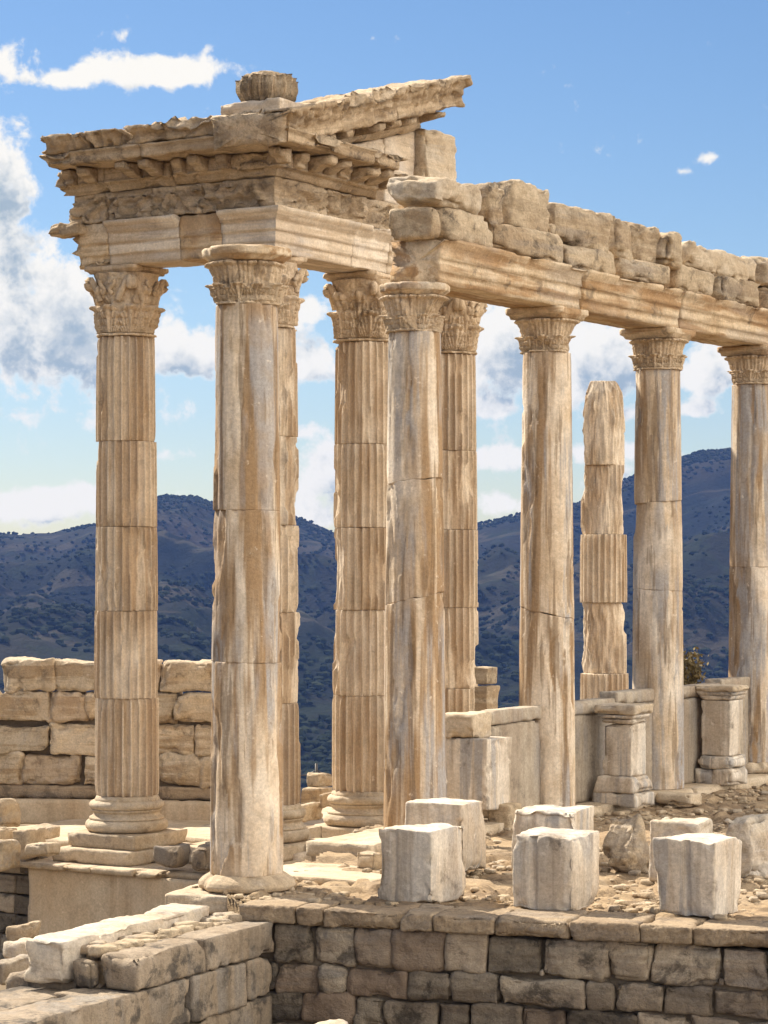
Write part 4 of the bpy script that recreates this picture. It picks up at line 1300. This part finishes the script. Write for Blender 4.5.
# ================================================================== parapet, pedestals between the smooth columns
def ax(px, off=0.0):
    return face_t(px, off)
par = empty('parapet', (S1.x, S1.y, .10), HS, 'grey parapet of upright slabs between the smooth columns', 'parapet')
Ls = SD.length
def panel(xa, xb, zt, seed, nm='panel'):
    g = stone_geo(xb-xa, .20, zt-.17, seed, .05, .012, .006, .04)
    mesh_obj(nm, [(v.x+(xa+xb)/2, v.y+.02, v.z) for v in g[0]], g[1], M_panel, par)
    g = stone_geo(xb-xa-.01, .25, .165, seed+1, .04, .018, .006, .05)
    mesh_obj('cap_slab', [(v.x+(xa+xb)/2, v.y+.02, v.z+zt-.168) for v in g[0]], g[1], M_panel, par)
panel(1.55, Ls-.30, 1.24, 740)
panel(Ls+.30, 2*Ls-1.45, 1.25, 742); panel(2*Ls-1.42, 2*Ls-.30, 1.32, 744)
panel(2*Ls+.30, 3*Ls-1.35, 1.31, 746); panel(3*Ls-1.32, 3*Ls-.3, 1.36, 748)
panel(3*Ls+.3, 4*Ls-.3, 1.30, 750)
def pedestal(px, yb, wpx, ytop, seed, label, Z, broken=False):
    w = wpx*Z/F/1.378
    zt = EYE+(HY-ytop)/F*Z
    z0 = .055
    X = (px-CX)/F*Z
    t = empty('pedestal', (X, Z, z0), TH, label, 'pedestal', 'moulded pedestals in front of the parapet')
    H = zt-z0
    if not broken:
        g = stone_geo(w*1.22, w*1.22, .17, seed, .03, .02, .012, .06, .01); mesh_obj('foot', g[0], g[1], M_grey, t)
        g = stone_geo(w*1.16, w*1.16, .20, seed+1, .025, .06, .014, .08, .01, taper=-.18); mesh_obj('base_moulding', [(v[0], v[1], v[2]+.168) for v in g[0]], g[1], M_grey, t)
    else:
        for q, (a, b_, c_, d_) in enumerate(((-.28, 0, 1.2, .24), (.22, .01, 1.15, .24), (-.25, .24, .9, .17), (.2, .25, 1.0, .16))):
            g = stone_geo(w*.6, w*1.15, d_, seed+q, .03, .05, .014, .09, .01); mesh_obj('base_stone', [(v[0]+a*w, v[1], v[2]+b_) for v in g[0]], g[1], M_grey, t)
    g = stone_geo(w*.86, w*.86, H-.37-.24, seed+5, .025, .012, .006, .04); mesh_obj('die', [(v[0], v[1], v[2]+.372+(.04 if broken else 0)) for v in g[0]], g[1], M_grey, t)
    zc = H-.235+(.04 if broken else 0)
    for q, (s, z, hh_) in enumerate(((.93, 0, .06), (1.03, .062, .05), (1.18, .114, .12-(.04 if broken else 0)))):
        g = stone_geo(w*s, w*s, hh_, seed+6+q, .025, .018, .010, .07, .004, taper=(.10 if q < 2 else .02)); mesh_obj('cap_moulding', [(v[0], v[1], v[2]+zc+z) for v in g[0]], g[1], M_grey if q < 2 else M_slab, t)
pedestal(624, 808, 52, 704, 760, 'moulded pedestal left of the smooth column with the rusty foot', 30.95)
pedestal(722, 785, 50, 685, 780, 'moulded pedestal on broken base stones, right of the smooth column with the rusty foot', 33.7, True)
# big cut block with a loose piece between the first two columns
placed(487, 812, 44, 27, 72, 51, 'tall grey marble block between the first two columns under the long beam', M_grey, z0=.236, Z=28.2, res=.02, chip=.06, name='standing_block', group=None)
b_ = placed(474, 742, 34, 20, 26, 52, 'loose pale stone lying on top of the tall grey block', M_slab, z0=1.045, Z=28.25, chip=.08, rnd=.05, name='loose_stone', group=None, cat='stone')
placed(470, 840, 20, 10, 27, 53, 'left small propping stone under the tall grey block', M_rough, z0=.0, Z=28.3, chip=.08, rnd=.05, name='prop_stone', group='small stones under the tall grey block', cat='stone')
placed(509, 835, 22, 14, 27, 54, 'right small propping stone under the tall grey block', M_rough, z0=.0, Z=28.35, chip=.08, rnd=.06, name='prop_stone', group='small stones under the tall grey block', cat='stone')
# carved pieces beyond the parapet, right of the half hidden fluted column
placed(487, 716, 13, 14, 30, 55, 'lower pale block stack piece seen right of the half hidden fluted column', M_back, Z=37.5, z0=.75, name='stacked_block', group=None)
placed(487, 684, 13, 12, 17, 56, 'upper thin block of the small stack right of the half hidden fluted column', M_back, Z=37.5, z0=1.23, name='stacked_block', group=None)
g = stone_geo(.8, .8, 2.2, 57, .1, .03, .01, .05); p = W(487, 700, 37.8)
tag(mesh_obj('stack_base', g[0], g[1], M_back, None, (p.x, p.y, -1.46), (0, 0, TH)), 'hidden tall block carrying the small stack beyond the parapet', 'stone block')
# fallen carved piece on the floor by the third column
placed(690, 806, 34, 16, 12, 58, 'low fallen carved fragment on the ground near the moulded pedestals', M_slab, z0=0, chip=.2, rnd=.06, jit=.03, name='fragment', group=None, cat='fragment')

# ================================================================== temple podium
pod = empty('temple_podium', (T2.x, T2.y, 0), TH, 'stone podium with pale smooth face under the fluted columns', 'podium')
ZP = -1.15
def pblock(xa, xb, ya, yb, za, zb, seed, nm, mat, rnd=.02, amp=.006, chip=.05, jit=.005, res=.05):
    g = stone_geo(xb-xa, yb-ya, zb-za, seed, res, rnd, amp, chip, jit)
    return mesh_obj(nm, [(v.x+(xa+xb)/2, v.y+(ya+yb)/2, v.z+za) for v in g[0]], g[1], mat, pod)
pblock(-6.0, .85, -.92, 8.0, -1.45, ZP-.215, 801, 'paving', M_slab, res=.12)
pblock(-3.32, -1.88, -.80, .74, ZP-.212, ZP+.001, 802, 'stylobate_slab', M_slab)
pblock(-5.9, -3.34, .3, 7.0, ZP-.213, ZP-.03, 803, 'stylobate_slab', M_slab, res=.1)
pblock(-1.86, .72, .0, 1.3, ZP-.213, ZP+.001, 804, 'stylobate_slab', M_slab)
pblock(-3.33, .71, 1.31, 8.0, ZP-.213, ZP-.002, 805, 'stylobate_slab', M_slab, res=.12)
pblock(-.75, .73, -.80, -.01, ZP-.213, ZP, 806, 'stylobate_slab', M_slab)
pblock(.10, .84, 1.8, 3.4, ZP-.20, ZP+.003, 807, 'stylobate_slab', M_cope)
# moulded ledge course
xx = -4.3; k = 0
rs = random.Random(8)
while xx < -1.3:
    w = rs.uniform(.45, .9)
    pblock(xx, xx+w-.01, -1.12, -.2, -1.45, ZP-.215, 820+k, 'ledge_stone', M_slab, .03, .01, .10); xx += w; k += 1
pblock(-3.62, .88, -1.0, -.3, -3.0, -1.455, 840, 'pale_face', M_render, .01, .004, .02, res=.06)
pblock(.2, .87, -.9, 8.0, -3.0, -1.47, 841, 'side_face', M_ledge, .02, .01, .04, res=.12)
parts = []
for r_i in range(6):
    x = -6.2
    z = -3.1+r_i*.30
    while x < -3.62:
        w = rs.uniform(.3, .55)
        g = stone_geo(w-.02, .3, .285, 850+r_i*9+int(x*3) % 9, .035, .03, .012, .05, .01); parts.append(xf(g, (min(x+w/2, -3.62-w/2), -.62, z))); x += w
g = merge(parts); mesh_obj('side_masonry', g[0], g[1], M_wall, pod)
pblock(-6.2, -3.0, -.5, .5, -3.0, -1.46, 842, 'masonry_core', M_core, res=.2)

# loose and rounded stones around the podium
def loose(x0, x1, y0, y1, Z, seed, label, mat=None, dep=.35, group=None, rot=TH, rnd=.05, amp=.015, chip=.08, jit=.03, nm='loose_stone', cat='stone', lump=.03):
    wp = (x1-x0)/F*Z
    w = max(.08, (wp-dep*abs(math.sin(rot)))/abs(math.cos(rot)))
    z0 = EYE+(HY-y1)/F*Z; h = (y1-y0)/F*Z*.96
    c = W((x0+x1)/2, y1, Z)
    g = stone_geo(w, dep, h, seed, .03, rnd, amp, chip, jit, lump=lump)
    return tag(mesh_obj(nm, g[0], g[1], mat or M_rubble, None, (c.x, c.y+dep*.4, z0), (0, 0, rot)), label, cat, group)
GL = 'stones lying on the podium ledge'
loose(150, 192, 846, 869, 35.7, 1001, 'grey rounded boulder on the podium ledge, left of a darker one', M_ledge, .45, GL, rnd=.12)
loose(188, 222, 846, 872, 35.3, 1002, 'grey rounded boulder on the ledge touching the tall smooth column', M_ledge, .4, GL, rnd=.12)
loose(22, 62, 842, 858, 36.2, 1003, 'flat pale stone on the ledge left of the two square slabs', M_slab, .4, GL)
loose(24, 60, 826, 841, 37.6, 1004, 'flat squared stone in the pile at the left, right of the round one', M_slab, .5, GL)
loose(-12, 20, 800, 828, 37.6, 1005, 'round brown stone on top of the pile at the left edge', M_rubble, .5, GL, rnd=.15)
loose(-14, 14, 827, 842, 37.0, 1006, 'thin slab in the pile at the left edge', M_rubble, .5, GL)
loose(-14, 20, 841, 872, 36.3, 1007, 'rounded yellow stone low in the pile at the left edge', M_rubble, .5, GL, rnd=.12)
loose(12, 46, 829, 858, 37.0, 1017, 'squarish cream stone in the middle of the pile at the left', M_slab, .5, GL)
GB = 'stepped stones at the foot of the second and third fluted columns'
SB = [(276, 312, 834, 852, 35.9, 'small cream step stone directly behind the tall smooth column', M_slab),
      (270, 318, 852, 870, 35.5, 'lower pale step stone directly behind the tall smooth column', M_arch_pale),
      (302, 324, 827, 846, 36.3, 'cubic stone in the upper step right of the tall smooth column', M_slab),
      (308, 340, 845, 870, 35.6, 'long wedge stone at the lower step right of the tall smooth column', M_arch_pale),
      (330, 352, 838, 858, 36.1, 'round grey stone between the steps and the flat slab', M_ledge),
      (338, 356, 850, 866, 35.8, 'small round stone left of the small square stone', M_ledge),
      (346, 392, 834, 850, 36.6, 'flat slab below the round base of the third fluted column', M_slab),
      (350, 380, 846, 862, 36.2, 'grey lump under the flat slab by the small square stone', M_ledge),
      (284, 330, 866, 884, 34.9, 'lowest worn step stone, mostly behind the bright slab', M_rubble)]
for k, (a, b2, c2, d2, Z, lb, mt_) in enumerate(SB):
    loose(a, b2, c2, d2, Z, 1020+k, lb, mt_, .5, GB, rnd=.04 if mt_ is not M_ledge else .1)
g = stone_geo(1.15, 1.15, .20, 1040, .04, .03, .012, .1, .01)
tag(mesh_obj('step_slab', g[0], g[1], M_slab, None, (T2.x+.02, T2.y-.05, ZP-.205), (0, 0, TH)), 'square slab under the second fluted column, mostly hidden by the tall smooth column', 'slab') if False else None
GM = 'stones piled behind the third fluted column'
for k, (a, b2, c2, d2, Z, lb) in enumerate([(306, 336, 774, 788, 40.4, 'top flat stone of the low pile left of the third fluted column'), (300, 334, 787, 806, 40.0, 'middle stone of the low pile left of the third fluted column'),
                          (318, 338, 792, 808, 39.6, 'small bottom stone at the right of the low pile by the third fluted column'), (296, 322, 804, 822, 39.4, 'bottom cream stone of the low pile left of the third fluted column')]):
    loose(a, b2, c2, d2, Z, 1050+k, lb, M_back, .5, GM)
GD = 'stones lying below the podium at the lower left'
for k, (a, b2, c2, d2, Z, lb) in enumerate([(0, 40, 942, 962, 33.5, 'round white column piece lying below the dark masonry'), (-10, 30, 960, 985, 32.5, 'flat grey stone low at the left edge'), (6, 40, 925, 946, 34.3, 'brown squared stone under the dark masonry at the left edge')]):
    loose(a, b2, c2, d2, Z, 1060+k, lb, [M_white, M_panel, M_rough][k], .6, GD, rnd=.1)

# ================================================================== back wall of pale ashlars
BWz = 41.5
bw = empty('ashlar_wall', (W(-30, 600, BWz+.9).x, BWz+.9, 0), R(-8), 'low wall of pale rough blocks in four courses behind the far left column', 'wall')
PXM = BWz/F
def bz(y): return EYE+(HY-y)/F*BWz
crs = [(661, 692, [36, 94, 163, 202, 260]), (693, 724, [0, 32, 86, 126, 172, 218, 262]), (725, 755, [-20, 30, 86, 144, 190, 238, 300]), (756, 787, [-8, 60, 120, 165, 200, 244, 296, 336])]
parts = []
for r_i, (yt, yb_, js) in enumerate(crs):
    js = [j-0 for j in js]
    if r_i > 0: js = [js[0]-60]+js
    for k in range(len(js)-1):
        a, b2 = js[k]*PXM, js[k+1]*PXM
        g = stone_geo(b2-a-.012, .55, (yb_-yt)*PXM-.005, 1100+r_i*12+k, .03, .10, .025, .14, .04, lump=.07)
        parts.append(xf(g, ((a+b2)/2, random.Random(k+r_i*7).uniform(-.03, .03), bz(yb_))))
# extra half blocks that stick up at the right end
for (a, b2, y0, y1) in ((300, 338, 716, 738), (298, 336, 740, 762), (262, 300, 700, 724)):
    g = stone_geo((b2-a)*PXM-.01, .5, (y1-y0)*PXM, int(a), .035, .06, .014, .1, .02); parts.append(xf(g, ((a+b2)/2*PXM, 0.02, bz(y1))))
g = merge(parts); mesh_obj('masonry', g[0], g[1], M_back, bw)
g = stone_geo(6.2, .50, .22, 1190, .06, .03, .012, .05); mesh_obj('footing', [(v.x+2.3, v.y-.02, v.z+bz(801)) for v in g[0]], g[1], M_cope, bw)
g = stone_geo(6.4, .30, .42, 1191, .06, .015, .005, .03); mesh_obj('bench', [(v.x+2.3, v.y-.45, v.z+bz(826)) for v in g[0]], g[1], M_render, bw)
g = stone_geo(5.3, .30, 2.1, 1192, .1, .015, .005, .03); mesh_obj('core', [(v.x+2.9, v.y+.05, v.z+bz(826)) for v in g[0]], g[1], M_core, bw)

# ================================================================== small plants and fence
mg, ntg, bg_ = new_mat('dry_leaf')
gg = ntg.nodes.new('ShaderNodeNewGeometry'); cg = mixc(ntg, S(ntg, gg.outputs['Random Per Island']), (.10, .075, .03), (.20, .15, .06))
ntg.links.new(cg, bg_.inputs['Base Color']); bg_.inputs['Roughness'].default_value = .9
def shrub(loc, r, h, n, seed, label, name='shrub', mat=None, leaf=.05):
    rs = random.Random(seed)
    t = empty(name, loc, 0, label, 'plant')
    st_ = []; V = []; Fc = []
    for k in range(max(5, n//40)):
        a = rs.uniform(0, 2*PI); l = rs.uniform(.5, 1)
        e = Vector((math.cos(a)*r*l*.8, math.sin(a)*r*l*.8, h*rs.uniform(.6, 1)))
        st_.append(tube_geo([Vector((0, 0, 0)), e*.5+Vector((0, 0, h*.1)), e], [.012*h+.004, .008*h+.003, .003], 4))
        for q in range(n//max(5, n//40)):
            f = rs.uniform(.25, 1.05); c = e*f+Vector((rs.gauss(0, r*.16), rs.gauss(0, r*.16), rs.gauss(0, h*.08)))
            d1 = Vector((rs.gauss(0, 1), rs.gauss(0, 1), rs.gauss(0, 1))).normalized()*leaf; d2 = d1.cross(Vector((rs.gauss(0, 1), rs.gauss(0, 1), 1))).normalized()*leaf*.4
            b2 = len(V); V += [c-d1, c+d2, c+d1, c-d2]; Fc.append((b2, b2+1, b2+2, b2+3))
    g = merge(st_); mesh_obj('stems', g[0], g[1], mat or mg, t)
    mesh_obj('foliage', V, Fc, mat or mg, t, smooth=False)
p = W(690, 690, 40); shrub((p.x, p.y, p.z-.25), .30, .9, 900, 3, 'dry bush rising behind the parapet right of the third smooth column', 'bush')
g = stone_geo(1.4, 1.2, 2.2, 1200, .15, .1, .03, .1, .05); tag(mesh_obj('bank_stone', g[0], g[1], M_rough, None, (p.x, p.y+.3, p.z-2.35), (0, 0, .2)), 'rough bank of stone hidden behind the parapet, carrying the dry bush', 'stone')
mgr, ntr, bgr = new_mat('green_leaf'); bgr.inputs['Base Color'].default_value = (.05, .06, .025, 1); bgr.inputs['Roughness'].default_value = .9
p = W(166, 884, 36.0); shrub((p.x, p.y-.12, p.z-.02), .11, .10, 160, 4, 'small dark weed growing out of the pale podium face', 'weed', mgr, .035)
mm, ntm, bm_ = new_mat('rusty_metal'); bm_.inputs['Base Color'].default_value = (.05, .04, .035, 1)
f = empty('rope_fence', W(300, 790, 52), 0, 'thin post and sagging rope fence far behind the third fluted column', 'fence')
for k in range(5):
    g = tube_geo([Vector((k*.62-.9, 0, -.55)), Vector((k*.62-.9, 0, .55))], .028, 7); mesh_obj('post', g[0], g[1], mm, f)
    if k < 4:
        pts = [Vector((k*.62-.9+.62*q/8, 0, .42-.12*math.sin(q/8*PI))) for q in range(9)]
        g = tube_geo(pts, .012, 5); mesh_obj('rope', g[0], g[1], mm, f)

# chips and gravel scattered over the terrace : uncountable
rs = random.Random(21)
protos = [stone_geo(1.3, 1.0, .55, 1300+k, .28, .22, .06, .1, .1) for k in range(6)]
V = []; Fc = []
cnt = 0
while cnt < 3400:
    y = rs.uniform(20.9, 36); x = rs.uniform(-1.8, 6)
    if not inside(x, y) or abs(x) > y*.165: continue
    d = fr(Vector((x*.9, y*.9, 2)), 3)
    if d < rs.uniform(-.25, .35): continue
    s = .016+.09*rs.random()**4
    g = protos[cnt % 6]; a = rs.uniform(0, 2*PI); ca_, sa_ = math.cos(a), math.sin(a); z = floor_h(x, y)-.1*s
    b2 = len(V)
    V += [(x+(v[0]*ca_-v[1]*sa_)*s, y+(v[0]*sa_+v[1]*ca_)*s, z+v[2]*s) for v in g[0]]
    Fc += [tuple(i+b2 for i in q) for q in g[1]]; cnt += 1
tag(mesh_obj('gravel', V, Fc, M_rubble), 'broken stone chips and gravel strewn over the terrace soil', 'gravel', kind='stuff')
